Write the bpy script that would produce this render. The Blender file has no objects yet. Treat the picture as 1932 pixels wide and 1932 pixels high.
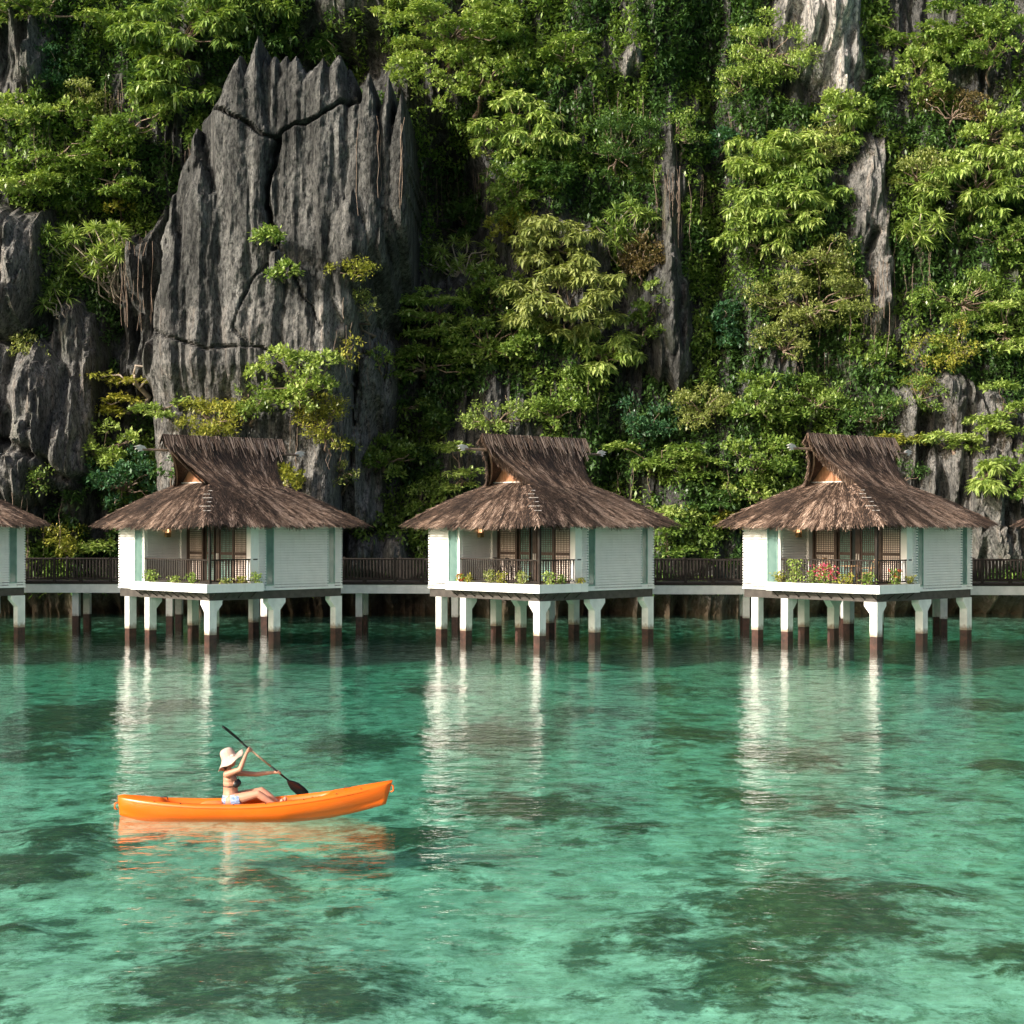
import bpy, bmesh, math, random
import numpy as np
from mathutils import Vector, Matrix, noise as mnoise
R = math.radians
rng = np.random.default_rng(7)
random.seed(7)
scene = bpy.context.scene
COL = scene.collection

# ------------------------------------------------------------------ camera, sky, sun, exposure
F = 3150.0          # focal length in photo units (1932 px wide)
HZ = 990.0          # horizon row
CAMZ = 4.75
cd = bpy.data.cameras.new('camera'); cam = bpy.data.objects.new('camera', cd); COL.objects.link(cam)
cam.location = (0, 0, CAMZ); cam.rotation_euler = (R(90), 0, 0)
cd.sensor_width = 36; cd.lens = 36 * F / 1932; cd.shift_y = (HZ - 966) / 1932; cd.clip_end = 1000; cd.clip_start = 0.5
scene.camera = cam
SUN_EL, SUN_AZ = 26.0, 40.0       # azimuth measured from -X towards the camera
sdir = Vector((-math.cos(R(SUN_AZ)) * math.cos(R(SUN_EL)), -math.sin(R(SUN_AZ)) * math.cos(R(SUN_EL)), math.sin(R(SUN_EL))))
w = bpy.data.worlds.new('World'); scene.world = w; w.use_nodes = True
nt = w.node_tree; sky = nt.nodes.new('ShaderNodeTexSky'); sky.sky_type = 'NISHITA'; sky.sun_disc = False
sky.sun_elevation = R(SUN_EL); sky.sun_rotation = math.atan2(sdir.x, sdir.y) % (2 * math.pi)
sky.dust_density = 5.0; sky.ozone_density = .6; sky.air_density = .8
nt.links.new(sky.outputs[0], nt.nodes['Background'].inputs[0]); nt.nodes['Background'].inputs[1].default_value = 0.15
sl = bpy.data.lights.new('sun', 'SUN'); sl.energy = 4.5; sl.angle = R(0.5); sl.color = (1.0, 0.945, 0.86)
so = bpy.data.objects.new('sun', sl); COL.objects.link(so); so.rotation_euler = sdir.to_track_quat('Z', 'Y').to_euler()
scene.view_settings.view_transform = 'Standard'; scene.view_settings.look = 'None'
scene.view_settings.exposure = 0.56; scene.view_settings.gamma = 1
scene.render.engine = 'CYCLES'
cy = scene.cycles
cy.max_bounces = 7; cy.diffuse_bounces = 4; cy.glossy_bounces = 3; cy.transmission_bounces = 4; cy.transparent_max_bounces = 8
cy.use_denoising = True
cy.caustics_reflective = False; cy.caustics_refractive = False

# ------------------------------------------------------------------ helpers
def W(px, py, Y): return Vector(((px - 966) / F * Y, Y, CAMZ - (py - HZ) / F * Y))

class MB:
    def __init__(s): s.v = []; s.f = []; s.starts = []
    def add(s, vs, fs):
        s.starts.append((len(s.v), len(s.f))); o = len(s.v); s.v += [tuple(p) for p in vs]; s.f += [tuple(i + o for i in f) for f in fs]; return s
    def box(s, x0, x1, y0, y1, z0, z1):
        vs = [(x, y, z) for z in (z0, z1) for y in (y0, y1) for x in (x0, x1)]
        return s.add(vs, [(0, 2, 3, 1), (4, 5, 7, 6), (0, 1, 5, 4), (2, 6, 7, 3), (0, 4, 6, 2), (1, 3, 7, 5)])
    def bar(s, a, b, w_, h_, up=(0, 0, 1)):
        a = Vector(a); b = Vector(b); d = (b - a).normalized(); u = Vector(up)
        sd = d.cross(u)
        if sd.length < 1e-4: sd = d.cross(Vector((0, 1, 0)))
        sd.normalize(); u = sd.cross(d)
        vs = []
        for p in (a, b):
            for i, j in ((-1, -1), (1, -1), (1, 1), (-1, 1)): vs.append(p + sd * i * w_ / 2 + u * j * h_ / 2)
        return s.add(vs, [(3, 2, 1, 0), (4, 5, 6, 7), (0, 1, 5, 4), (1, 2, 6, 5), (2, 3, 7, 6), (3, 0, 4, 7)])
    def tube(s, pts, rad, n=6, cap=True):
        pts = [Vector(p) for p in pts]
        if not hasattr(rad, '__len__'): rad = [rad] * len(pts)
        vs = []; fs = []; prev = None
        for i, p in enumerate(pts):
            d = (pts[min(i + 1, len(pts) - 1)] - pts[max(i - 1, 0)])
            d = d.normalized() if d.length > 1e-6 else Vector((0, 0, 1))
            if prev is None:
                u = d.orthogonal().normalized()
            else:
                u = (prev - d * prev.dot(d)); u = u.normalized() if u.length > 1e-5 else d.orthogonal().normalized()
            prev = u; v = d.cross(u)
            for k in range(n):
                a = 2 * math.pi * k / n; vs.append(p + (u * math.cos(a) + v * math.sin(a)) * rad[i])
        for i in range(len(pts) - 1):
            for k in range(n): fs.append((i * n + k, i * n + (k + 1) % n, (i + 1) * n + (k + 1) % n, (i + 1) * n + k))
        if cap:
            fs.append(tuple(range(n - 1, -1, -1))); fs.append(tuple((len(pts) - 1) * n + k for k in range(n)))
        return s.add(vs, fs)
    def prism(s, prof, a, b, nrm):
        """profile [(depth outward, z)] swept from a to b (2d points), nrm = outward 2d normal"""
        n = len(prof); vs = []
        for p in (a, b):
            for d, z in prof: vs.append((p[0] + nrm[0] * d, p[1] + nrm[1] * d, z))
        fs = [(i, (i + 1) % n, n + (i + 1) % n, n + i) for i in range(n)] + [tuple(range(n - 1, -1, -1)), tuple(range(n, 2 * n))]
        return s.add(vs, fs)
    def ellip(s, c, r, n=12, m=8, rot=None):
        c = Vector(c); vs = []; fs = []
        for j in range(m + 1):
            th = math.pi * j / m
            for k in range(n):
                ph = 2 * math.pi * k / n
                p = Vector((r[0] * math.sin(th) * math.cos(ph), r[1] * math.sin(th) * math.sin(ph), r[2] * math.cos(th)))
                if rot: p = rot @ p
                vs.append(c + p)
        for j in range(m):
            for k in range(n): fs.append((j * n + k, (j + 1) * n + k, (j + 1) * n + (k + 1) % n, j * n + (k + 1) % n))
        return s.add(vs, fs)
    def build(s, name, mat, parent=None, smooth=False, fix=True):
        me = bpy.data.meshes.new(name); me.from_pydata(s.v, [], s.f); me.materials.append(mat)
        if fix:
            bm = bmesh.new(); bm.from_mesh(me); bmesh.ops.recalc_face_normals(bm, faces=bm.faces); bm.to_mesh(me); bm.free()
        if smooth: me.polygons.foreach_set('use_smooth', [True] * len(me.polygons))
        o = bpy.data.objects.new(name, me); COL.objects.link(o)
        if parent: o.parent = parent
        return o

def _be(s, name, mat, parent=None, smooth=False, fix=True):
    st = s.starts + [(len(s.v), len(s.f))]
    for (v0, f0), (v1, f1) in zip(st[:-1], st[1:]):
        q = MB(); q.v = s.v[v0:v1]; q.f = [tuple(i - v0 for i in f) for f in s.f[f0:f1]]; o = q.build(name, mat, parent, smooth, fix)
    return o
MB.build_each = _be
def npmesh(name, V, Fc, mat, parent=None, attrs=None, smooth=False):
    """V (n,3), Fc (m,k) index arrays"""
    me = bpy.data.meshes.new(name); k = Fc.shape[1]
    me.vertices.add(len(V)); me.vertices.foreach_set('co', np.ascontiguousarray(V, dtype=np.float32).ravel())
    me.loops.add(Fc.size); me.loops.foreach_set('vertex_index', Fc.astype(np.int32).ravel())
    me.polygons.add(len(Fc)); me.polygons.foreach_set('loop_start', np.arange(0, Fc.size, k, dtype=np.int32))
    me.polygons.foreach_set('loop_total', np.full(len(Fc), k, dtype=np.int32))
    me.polygons.foreach_set('use_smooth', np.full(len(Fc), smooth))
    if attrs:
        for an, arr in attrs.items():
            a = me.attributes.new(an, 'FLOAT', 'POINT'); a.data.foreach_set('value', np.ascontiguousarray(arr, dtype=np.float32))
    me.update(calc_edges=True); me.validate()
    me.materials.append(mat)
    o = bpy.data.objects.new(name, me); COL.objects.link(o)
    if parent: o.parent = parent
    return o

def tag(o, label=None, cat=None, group=None, kind=None):
    if label: o['label'] = label
    if cat: o['category'] = cat
    if group: o['group'] = group
    if kind: o['kind'] = kind
    return o
def empty(name, loc, rz=0):
    o = bpy.data.objects.new(name, None); COL.objects.link(o); o.location = loc; o.rotation_euler = (0, 0, rz); o.empty_display_size = .3
    return o
def copy_tree(o, parent=None, skip=()):
    c = o.copy(); COL.objects.link(c); c.parent = parent
    for ch in list(o.children):
        if ch.name.split('.')[0] not in skip: copy_tree(ch, c, skip)
    return c

# numpy value noise
def _hash(ix, iy, iz, s):
    n = (ix * 374761393 + iy * 668265263 + iz * 2147483647 + s * 974634777) & 0xffffffff
    n = ((n ^ (n >> 13)) * 1274126177) & 0xffffffff
    n = (n ^ (n >> 16)) & 0xffffffff
    n = (n * 2246822519) & 0xffffffff
    return ((n ^ (n >> 15)) & 0xffffff) / float(0xffffff)
def vnoise(x, y, z=None, s=0):
    x = np.asarray(x, float); y = np.asarray(y, float); z = np.zeros_like(x) if z is None else np.asarray(z, float)
    fx, fy, fz = np.floor(x), np.floor(y), np.floor(z); ix, iy, iz = fx.astype(np.int64), fy.astype(np.int64), fz.astype(np.int64)
    u, v, w_ = x - fx, y - fy, z - fz
    u = u * u * (3 - 2 * u); v = v * v * (3 - 2 * v); w_ = w_ * w_ * (3 - 2 * w_)
    r = 0
    for a in (0, 1):
        for b in (0, 1):
            for c in (0, 1):
                r = r + _hash(ix + a, iy + b, iz + c, s) * (u if a else 1 - u) * (v if b else 1 - v) * (w_ if c else 1 - w_)
    return r * 2 - 1
def fbm(x, y, z=None, o=4, s=0):
    r = 0; a = 1; t = 0
    for i in range(o):
        k = 2.0 ** i
        r = r + a * vnoise(x * k + i * 17.3, y * k - i * 9.1, None if z is None else z * k, s + i); t += a; a *= .5
    return r / t

# ------------------------------------------------------------------ materials
def newmat(name):
    m = bpy.data.materials.new(name); m.use_nodes = True; n = m.node_tree.nodes; n.clear()
    out = n.new('ShaderNodeOutputMaterial'); return m, n, m.node_tree.links, out
def ramp(n, l, src, stops):
    r = n.new('ShaderNodeValToRGB'); e = r.color_ramp.elements
    while len(e) < len(stops): e.new(.5)
    for el, (p, c) in zip(e, stops): el.position = p; el.color = (*c, 1)
    l.new(src, r.inputs[0]); return r.outputs[0]
def tnoise(n, l, scale, detail=5, rough=.55, mapping=(1, 1, 1), co='Object', dist=0.0):
    tc = n.new('ShaderNodeTexCoord'); mp = n.new('ShaderNodeMapping'); mp.inputs['Scale'].default_value = mapping
    l.new(tc.outputs[co], mp.inputs[0]); t = n.new('ShaderNodeTexNoise'); t.inputs['Scale'].default_value = scale
    t.inputs['Detail'].default_value = detail; t.inputs['Roughness'].default_value = rough; t.inputs['Distortion'].default_value = dist
    l.new(mp.outputs[0], t.inputs['Vector']); return t.outputs['Fac']
def mixc(n, l, fac, a, b, mode='MIX'):
    m = n.new('ShaderNodeMix'); m.data_type = 'RGBA'; m.blend_type = mode
    for val, sock in ((fac, m.inputs[0]), (a, m.inputs[6]), (b, m.inputs[7])):
        if isinstance(val, (int, float)): sock.default_value = val
        elif isinstance(val, tuple): sock.default_value = (*val, 1)
        else: l.new(val, sock)
    return m.outputs[2]
def basic(name, c1, c2=None, scale=6, rough=.6, bump=0, bscale=30, mapping=(1, 1, 1), spec=.4, detail=5):
    m, n, l, out = newmat(name); p = n.new('ShaderNodeBsdfPrincipled'); l.new(p.outputs[0], out.inputs[0])
    p.inputs['Roughness'].default_value = rough; p.inputs['Specular IOR Level'].default_value = spec
    if c2: l.new(ramp(n, l, tnoise(n, l, scale, detail, mapping=mapping), [(.3, c1), (.7, c2)]), p.inputs['Base Color'])
    else: p.inputs['Base Color'].default_value = (*c1, 1)
    if bump:
        b = n.new('ShaderNodeBump'); b.inputs['Strength'].default_value = 1; b.inputs['Distance'].default_value = bump
        l.new(tnoise(n, l, bscale, 4, mapping=mapping), b.inputs['Height']); l.new(b.outputs[0], p.inputs['Normal'])
    return m
M = {}
def stained(name, c1, c2, tide):
    m, n, l, out = newmat(name); p = n.new('ShaderNodeBsdfPrincipled'); l.new(p.outputs[0], out.inputs[0]); p.inputs['Roughness'].default_value = .6
    c = ramp(n, l, tnoise(n, l, 2.5, 5), [(.3, c1), (.7, c2)])
    st = ramp(n, l, tnoise(n, l, 2.2, 7, .7, (2.2, 2.2, .25)), [(.56, (0, 0, 0)), (.78, (.55, .55, .55))])
    c = mixc(n, l, st, c, (.42, .42, .35))
    if tide:
        tc = n.new('ShaderNodeTexCoord'); sp = n.new('ShaderNodeSeparateXYZ'); l.new(tc.outputs['Object'], sp.inputs[0])
        a = n.new('ShaderNodeMath'); a.operation = 'MULTIPLY_ADD'; l.new(tnoise(n, l, 7, 6, .7, (1, 1, .5)), a.inputs[0]); a.inputs[1].default_value = -.55; l.new(sp.outputs['Z'], a.inputs[2])
        c = mixc(n, l, ramp(n, l, a.outputs[0], [(.27, (.85, .85, .85)), (.45, (0, 0, 0))]), c, (.22, .15, .09))
    l.new(c, p.inputs['Base Color']); return m
M['whitecon'] = stained('white_painted_concrete', (.66, .66, .63), (.84, .83, .80), True)
M['white'] = stained('white_painted_wood', (.78, .78, .75), (.88, .87, .84), False)
M['beamwood'] = basic('dark_grey_brown_timber', (.045, .038, .033), (.085, .072, .062), 4, .7, .003, 30)
M['rail'] = basic('dark_stained_timber', (.014, .011, .009), (.034, .026, .021), 5, .6, spec=.2)
M['doorwood'] = basic('brown_door_timber', (.045, .028, .02), (.085, .055, .04), 5, .5)
M['capiz'] = basic('pearly_shell_pane', (.66, .54, .47), (.80, .70, .62), 9, .35)
M['tealpane'] = basic('teal_reflection_pane', (.12, .24, .21), (.25, .38, .33), 4, .2)  # teal reflection in the door glass put into the colour; window frames reuse it
M['teal'] = basic('teal_window_pane', (.09, .165, .145), (.16, .245, .215), 2, .12, spec=.6)
M['dark'] = basic('dark_interior', (.02, .03, .028))
M['sleeve'] = basic('red_brown_pile_paint', (.022, .013, .010), (.085, .036, .026), 5, .5, .012, 14)
M['orangewood'] = basic('woven_bamboo', (.30, .13, .065), (.48, .24, .13), 14, .7, mapping=(1, 1, .2))
M['pole'] = basic('weathered_pole', (.16, .10, .07), (.30, .21, .15), 8, .7, mapping=(1, 1, .3))
M['pale'] = basic('pale_driftwood', (.50, .47, .43), (.68, .65, .60), 8, .6)
M['rattan'] = basic('rattan', (.30, .17, .08), (.45, .28, .14), 20, .5)
M['darkwicker'] = basic('dark_wicker', (.02, .016, .013), (.05, .04, .03), 20, .5)
M['bark'] = basic('pale_bark', (.13, .09, .065), (.30, .22, .165), 6, .8, mapping=(1, 1, .4))
M['stempale'] = basic('pale_bare_stem', (.26, .20, .15), (.48, .40, .32), 8, .8)
M['soil'] = basic('soil', (.04, .025, .015))
m, n, l, out = newmat('lamp_glass'); e = n.new('ShaderNodeEmission'); e.inputs[0].default_value = (1, .5, .22, 1); e.inputs[1].default_value = 3
l.new(e.outputs[0], out.inputs[0]); M['lamp'] = m

def attr(n, name):
    a = n.new('ShaderNodeAttribute'); a.attribute_name = name; return a.outputs['Fac']
# thatch: colour of each straw from its own value
m, n, l, out = newmat('thatch'); p = n.new('ShaderNodeBsdfPrincipled'); l.new(p.outputs[0], out.inputs[0])
oi = n.new('ShaderNodeObjectInfo'); rc = ramp(n, l, oi.outputs['Random'], [(0, (.70, .69, .68)), (1, (.95, .94, .92))])
wx = ramp(n, l, tnoise(n, l, .55, 4, .6), [(.35, (.72, .72, .74)), (.65, (1.18, 1.16, 1.14))])
tcol = ramp(n, l, attr(n, 'tint'), [(0, (.014, .008, .005)), (.32, (.053, .031, .020)), (.55, (.148, .092, .062)), (.75, (.34, .232, .168)), (1, (.70, .54, .43))])
l.new(mixc(n, l, 1.0, mixc(n, l, 1.0, tcol, rc, 'MULTIPLY'), wx, 'MULTIPLY'), p.inputs['Base Color'])
p.inputs['Roughness'].default_value = .75; M['thatch'] = m
M['thatchbase'] = basic('thatch_underlay', (.03, .018, .013), (.09, .055, .04), 18, .9, .02, 40)

def leafmat(name, c0, c1, c2, tr=.32):
    m, n, l, out = newmat(name)
    c = ramp(n, l, attr(n, 'tint'), [(0, c0), (.5, c1), (1, c2)])
    d = n.new('ShaderNodeBsdfDiffuse'); l.new(c, d.inputs[0])
    t = n.new('ShaderNodeBsdfTranslucent'); l.new(mixc(n, l, 1.0, c, (1.0, 1.0, .45), 'MULTIPLY'), t.inputs[0])
    a = n.new('ShaderNodeMixShader'); a.inputs[0].default_value = tr; l.new(d.outputs[0], a.inputs[1]); l.new(t.outputs[0], a.inputs[2])
    g = n.new('ShaderNodeBsdfGlossy'); g.inputs['Roughness'].default_value = .42; g.inputs[0].default_value = (1, 1, 1, 1)
    b = n.new('ShaderNodeMixShader'); b.inputs[0].default_value = .045; l.new(a.outputs[0], b.inputs[1]); l.new(g.outputs[0], b.inputs[2])
    l.new(b.outputs[0], out.inputs[0]); return m
LM = {
 'deep': leafmat('deep_green_leaf', (.036, .085, .02), (.08, .165, .036), (.16, .27, .06)),
 'mid': leafmat('mid_green_leaf', (.08, .15, .026), (.20, .31, .055), (.36, .46, .12)),
 'light': leafmat('light_green_leaf', (.14, .22, .04), (.31, .43, .09), (.52, .60, .20)),
 'olive': leafmat('olive_leaf', (.13, .17, .04), (.28, .33, .085), (.44, .47, .17)),
 'yellow': leafmat('yellow_green_leaf', (.16, .19, .03), (.32, .34, .05), (.50, .45, .09)),
 'blue': leafmat('blue_green_leaf', (.022, .075, .035), (.05, .14, .055), (.10, .22, .085)),
 'rust': leafmat('rusty_dry_leaf', (.07, .06, .022), (.16, .12, .045), (.26, .20, .08)),
 'pink': leafmat('pink_petal', (.55, .03, .12), (.75, .07, .18), (.85, .25, .35)),
 'red': leafmat('red_petal', (.5, .03, .02), (.7, .08, .04), (.8, .25, .1)),
}

# rock
m, n, l, out = newmat('weathered_limestone'); p = n.new('ShaderNodeBsdfPrincipled'); l.new(p.outputs[0], out.inputs[0])
p.inputs['Roughness'].default_value = .85; p.inputs['Specular IOR Level'].default_value = .25
n1 = tnoise(n, l, 1.0, 8, .62, (1.6, 1.6, .22)); n2 = tnoise(n, l, 5.0, 6, .7, (1, 1, .45)); n3 = tnoise(n, l, .35, 4, .5)
grey = ramp(n, l, n1, [(.30, (.026, .027, .027)), (.46, (.065, .066, .065)), (.60, (.125, .126, .124)), (.8, (.25, .25, .245))])
n2b = tnoise(n, l, 9.0, 6, .75, (1.3, 1.3, .7))
mx_ = n.new('ShaderNodeMath'); mx_.operation = 'MULTIPLY_ADD'; mx_.inputs[1].default_value = .5; l.new(n2b, mx_.inputs[0])
hf_ = n.new('ShaderNodeMath'); hf_.operation = 'MULTIPLY'; hf_.inputs[1].default_value = .5; l.new(n2, hf_.inputs[0]); l.new(hf_.outputs[0], mx_.inputs[2]); n2 = mx_.outputs[0]
speck = ramp(n, l, n2, [(.42, (.20, .20, .195)), (.51, (.95, .95, .93)), (.62, (1.55, 1.52, 1.45))])
grey = mixc(n, l, 1.0, grey, speck, 'MULTIPLY')
palec = ramp(n, l, tnoise(n, l, 1.1, 7, .6, (2.2, 2.2, .14)), [(.32, (.12, .12, .12)), (.45, (.32, .31, .30)), (.57, (.50, .47, .445)), (.66, (.55, .44, .37)), (.8, (.52, .52, .52))])
palec = mixc(n, l, 1.0, palec, speck, 'MULTIPLY')
stn = ramp(n, l, tnoise(n, l, .45, 6, .68, (1.5, 1.5, .45)), [(.40, (.48, .48, .47)), (.60, (1.12, 1.1, 1.08))])
grey = mixc(n, l, 1.0, grey, stn, 'MULTIPLY')
c = mixc(n, l, attr(n, 'pale'), grey, palec)
mossf = ramp(n, l, tnoise(n, l, .8, 6, .65, (1, 1, .5)), [(.52, (0, 0, 0)), (.68, (1, 1, 1))])
mm = n.new('ShaderNodeMath'); mm.operation = 'MULTIPLY'; l.new(mossf, mm.inputs[0]); l.new(attr(n, 'moss'), mm.inputs[1])
c = mixc(n, l, mm.outputs[0], c, (.045, .06, .025))
c = mixc(n, l, attr(n, 'brown'), c, (.10, .065, .035))
l.new(c, p.inputs['Base Color'])
b = n.new('ShaderNodeBump'); b.inputs['Distance'].default_value = .12; b.inputs['Strength'].default_value = .9
hh = n.new('ShaderNodeMath'); hh.operation = 'ADD'; l.new(tnoise(n, l, 3.5, 8, .68, (1.5, 1.5, .35)), hh.inputs[0]); l.new(tnoise(n, l, 9, 5, .6, (1, 1, .6)), hh.inputs[1])
l.new(hh.outputs[0], b.inputs['Height']); l.new(b.outputs[0], p.inputs['Normal']); M['rock'] = m

# seabed
m, n, l, out = newmat('sand_and_reef'); p = n.new('ShaderNodeBsdfPrincipled'); l.new(p.outputs[0], out.inputs[0]); p.inputs['Roughness'].default_value = .9
sand = ramp(n, l, tnoise(n, l, 1.6, 10, .72, (1, .7, 1), dist=.2), [(.34, (.34, .34, .27)), (.5, (.62, .59, .50)), (.64, (.90, .84, .74))])
small = ramp(n, l, tnoise(n, l, 2.2, 10, .78, (1, .7, 1), dist=.3), [(.49, (0, 0, 0)), (.59, (.85, .85, .85))])
big = ramp(n, l, tnoise(n, l, .28, 5, .6, (1, .7, 1), dist=.6), [(.34, (.3, .3, .3)), (.54, (1, 1, 1))])
sand = mixc(n, l, mixc(n, l, 1.0, small, big, 'MULTIPLY'), sand, (.15, .19, .12))
reefc = ramp(n, l, tnoise(n, l, 3.0, 10, .75, dist=.3), [(.36, (.018, .022, .013)), (.53, (.065, .07, .035)), (.63, (.18, .17, .09)), (.74, (.46, .42, .30))])
ra = n.new('ShaderNodeMath'); ra.operation = 'ADD'; l.new(attr(n, 'reef'), ra.inputs[0])
sc_ = n.new('ShaderNodeMath'); sc_.operation = 'MULTIPLY_ADD'; l.new(tnoise(n, l, 1.7, 10, .75, dist=.3), sc_.inputs[0]); sc_.inputs[1].default_value = 2.8; sc_.inputs[2].default_value = -1.42
l.new(sc_.outputs[0], ra.inputs[1])
rf = ramp(n, l, ra.outputs[0], [(.22, (0, 0, 0)), (.62, (1, 1, 1))])
tcv = n.new('ShaderNodeTexCoord'); vo = n.new('ShaderNodeTexVoronoi'); vo.inputs['Scale'].default_value = 1.1; l.new(tcv.outputs['Object'], vo.inputs['Vector'])
va_ = n.new('ShaderNodeMath'); va_.operation = 'MULTIPLY_ADD'; l.new(tnoise(n, l, 6, 6, .7), va_.inputs[0]); va_.inputs[1].default_value = 1.5; l.new(vo.outputs['Distance'], va_.inputs[2])
vb_ = n.new('ShaderNodeMath'); vb_.operation = 'MULTIPLY_ADD'; l.new(tnoise(n, l, .45, 4, .6), vb_.inputs[0]); vb_.inputs[1].default_value = -1.66; l.new(va_.outputs[0], vb_.inputs[2])
cf = ramp(n, l, vb_.outputs[0], [(-.0, (.8, .8, .8)), (.28, (0, 0, 0))])
base_ = mixc(n, l, rf, sand, reefc)
base_ = mixc(n, l, cf, base_, (.045, .05, .028))
l.new(base_, p.inputs['Base Color']); M['seabed'] = m

# water: clear, green-tinted, rippled
m, n, l, out = newmat('clear_green_water')
tc = n.new('ShaderNodeTexCoord')
hs = None
for sc_v, dist_v, mp_v, dt in ((.5, .050, (1, .8, 1), 2), (2.0, .028, (.8, 1.15, 1), 3), (6.5, .009, (.8, 1.2, 1), 3)):
    b = n.new('ShaderNodeBump'); b.inputs['Strength'].default_value = 1; b.inputs['Distance'].default_value = dist_v
    l.new(tnoise(n, l, sc_v, dt, .5, mp_v), b.inputs['Height'])
    if hs: l.new(hs, b.inputs['Normal'])
    hs = b.outputs[0]
gm = n.new('ShaderNodeNewGeometry'); dt_ = n.new('ShaderNodeVectorMath'); dt_.operation = 'DOT_PRODUCT'; l.new(gm.outputs['Incoming'], dt_.inputs[0]); l.new(hs, dt_.inputs[1])
def mth(op, a, b_=None):
    q_ = n.new('ShaderNodeMath'); q_.operation = op
    for k_, v_ in enumerate((a, b_)):
        if v_ is None: continue
        if isinstance(v_, (int, float)): q_.inputs[k_].default_value = v_
        else: l.new(v_, q_.inputs[k_])
    return q_.outputs[0]
# Schlick reflectance, the same from above and below
fr_ = mth('ADD', mth('MULTIPLY', mth('POWER', mth('SUBTRACT', 1.0, mth('ABSOLUTE', dt_.outputs['Value'])), 5.0), .98), .02)
gl = n.new('ShaderNodeBsdfGlossy'); gl.inputs['Roughness'].default_value = .015; l.new(hs, gl.inputs['Normal'])
gl.inputs[0].default_value = (1, 1, 1, 1)
tr = n.new('ShaderNodeBsdfTransparent'); tr.inputs[0].default_value = (.84, .97, .92, 1)
df = n.new('ShaderNodeBsdfDiffuse'); df.inputs[0].default_value = (.05, .22, .16, 1)
m1 = n.new('ShaderNodeMixShader'); m1.inputs[0].default_value = .07; l.new(tr.outputs[0], m1.inputs[1]); l.new(df.outputs[0], m1.inputs[2])
m2 = n.new('ShaderNodeMixShader'); l.new(fr_, m2.inputs[0]); l.new(m1.outputs[0], m2.inputs[1]); l.new(gl.outputs[0], m2.inputs[2])
l.new(m2.outputs[0], out.inputs[0])
va = n.new('ShaderNodeVolumeAbsorption'); va.inputs['Color'].default_value = (.42, .865, .785, 1); va.inputs['Density'].default_value = .265
l.new(va.outputs[0], out.inputs['Volume']); M['water'] = m

# ------------------------------------------------------------------ the cliff
def axis(a, b, step, outer):
    core = np.arange(a, b + 1e-6, step); return np.array(sorted(set(list(np.round(core, 4)) + [o for o in outer if o < a - .3 or o > b + .3])))
CX = axis(-31, 31, .09, [-150, -110, -80, -62, -50, -44, -40, -37, -35, -34, -33, -32, 32, 33, 34, 35, 37, 40, 44, 50, 62, 80, 110, 150])
CZ = axis(-1.5, 37.5, .09, [-4, -3, -2.2, 38, 38.5, 39, 40, 41, 42, 43, 44, 45, 46, 47, 48])
GX, GZ = np.meshgrid(CX, CZ)          # rows z, cols x
Y0 = 85.0
PXg = 966 + GX / Y0 * F; PYg = HZ - (GZ - CAMZ) / Y0 * F      # nominal photo position of each cliff point
K = Y0 / F
def polydist(poly, jit=1.0):
    """inside mask and distance (m) to polygon edge, in nominal photo space"""
    P = np.array(poly, float); inside = np.zeros(GX.shape, bool); dist = np.full(GX.shape, 1e9)
    jx = PXg + jit * 9 * fbm(GX * .9, GZ * .35, o=3, s=50) + jit * 6 * vnoise(GX * 3.5, GZ * .6, s=51)
    jy = PYg + jit * 14 * fbm(GX * 1.4, GZ * .2, o=3, s=52) + jit * 9 * vnoise(GX * 3.1, GZ * .15, s=53)
    for i in range(len(P)):
        x1, y1 = P[i]; x2, y2 = P[(i + 1) % len(P)]
        if y1 != y2:
            c = ((y1 > jy) != (y2 > jy)) & (jx < (x2 - x1) * (jy - y1) / (y2 - y1) + x1); inside ^= c
        dx, dy = x2 - x1, y2 - y1; t = np.clip(((jx - x1) * dx + (jy - y1) * dy) / (dx * dx + dy * dy + 1e-9), 0, 1)
        dist = np.minimum(dist, np.hypot(jx - x1 - t * dx, jy - y1 - t * dy))
    return inside, dist * K
def bump2(cx, cy, rx, ry, p=1.0):
    d = ((PXg - cx) / rx) ** 2 + ((PYg - cy) / ry) ** 2
    return np.exp(-d * p)
D = 86.5 + .10 * GZ + 1.9 * fbm(GX * .11, GZ * .07, o=3, s=1) + .9 * fbm(GX * .35, GZ * .18, o=3, s=4)
D += 1.0 * np.abs(fbm(GX * .55, GZ * .12, o=3, s=8)) * 1.6
moss = np.ones_like(GX) * .9; pale = np.zeros_like(GX)
# recesses (dark hollows)
for cx, cy, rx, ry, dp in ((850, 300, 95, 190, 7.0), (600, 50, 160, 75, 6.0), (1330, 90, 55, 130, 3.0), (150, 390, 130, 50, 2.5), (1190, 180, 50, 170, 2.2),
                           (1170, 560, 40, 160, 2.0), (1380, 300, 35, 250, 2.2), (1590, 640, 60, 140, 2.4), (265, 780, 60, 60, 2.2), (780, 800, 60, 120, 2.4), (1120, 960, 120, 60, 2), (240, 620, 60, 80, 2.2), (1800, 800, 60, 50, 1.5)):
    D += dp * bump2(cx, cy, rx, ry)
rockz = np.zeros_like(GX)       # places kept free of ground cover
def slab(poly, prot, soft, mossv=.15, palev=0.0):
    global D, moss, pale, rockz
    ins, d = polydist(poly)
    h = np.where(ins, prot * (1 - np.exp(-d / soft)), 0)
    D = D - h
    mk = np.where(ins, np.clip(d / .5, 0, 1), 0)
    moss = moss * (1 - mk) + mossv * mk; pale = np.maximum(pale, palev * mk); rockz = np.maximum(rockz, mk)
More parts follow.
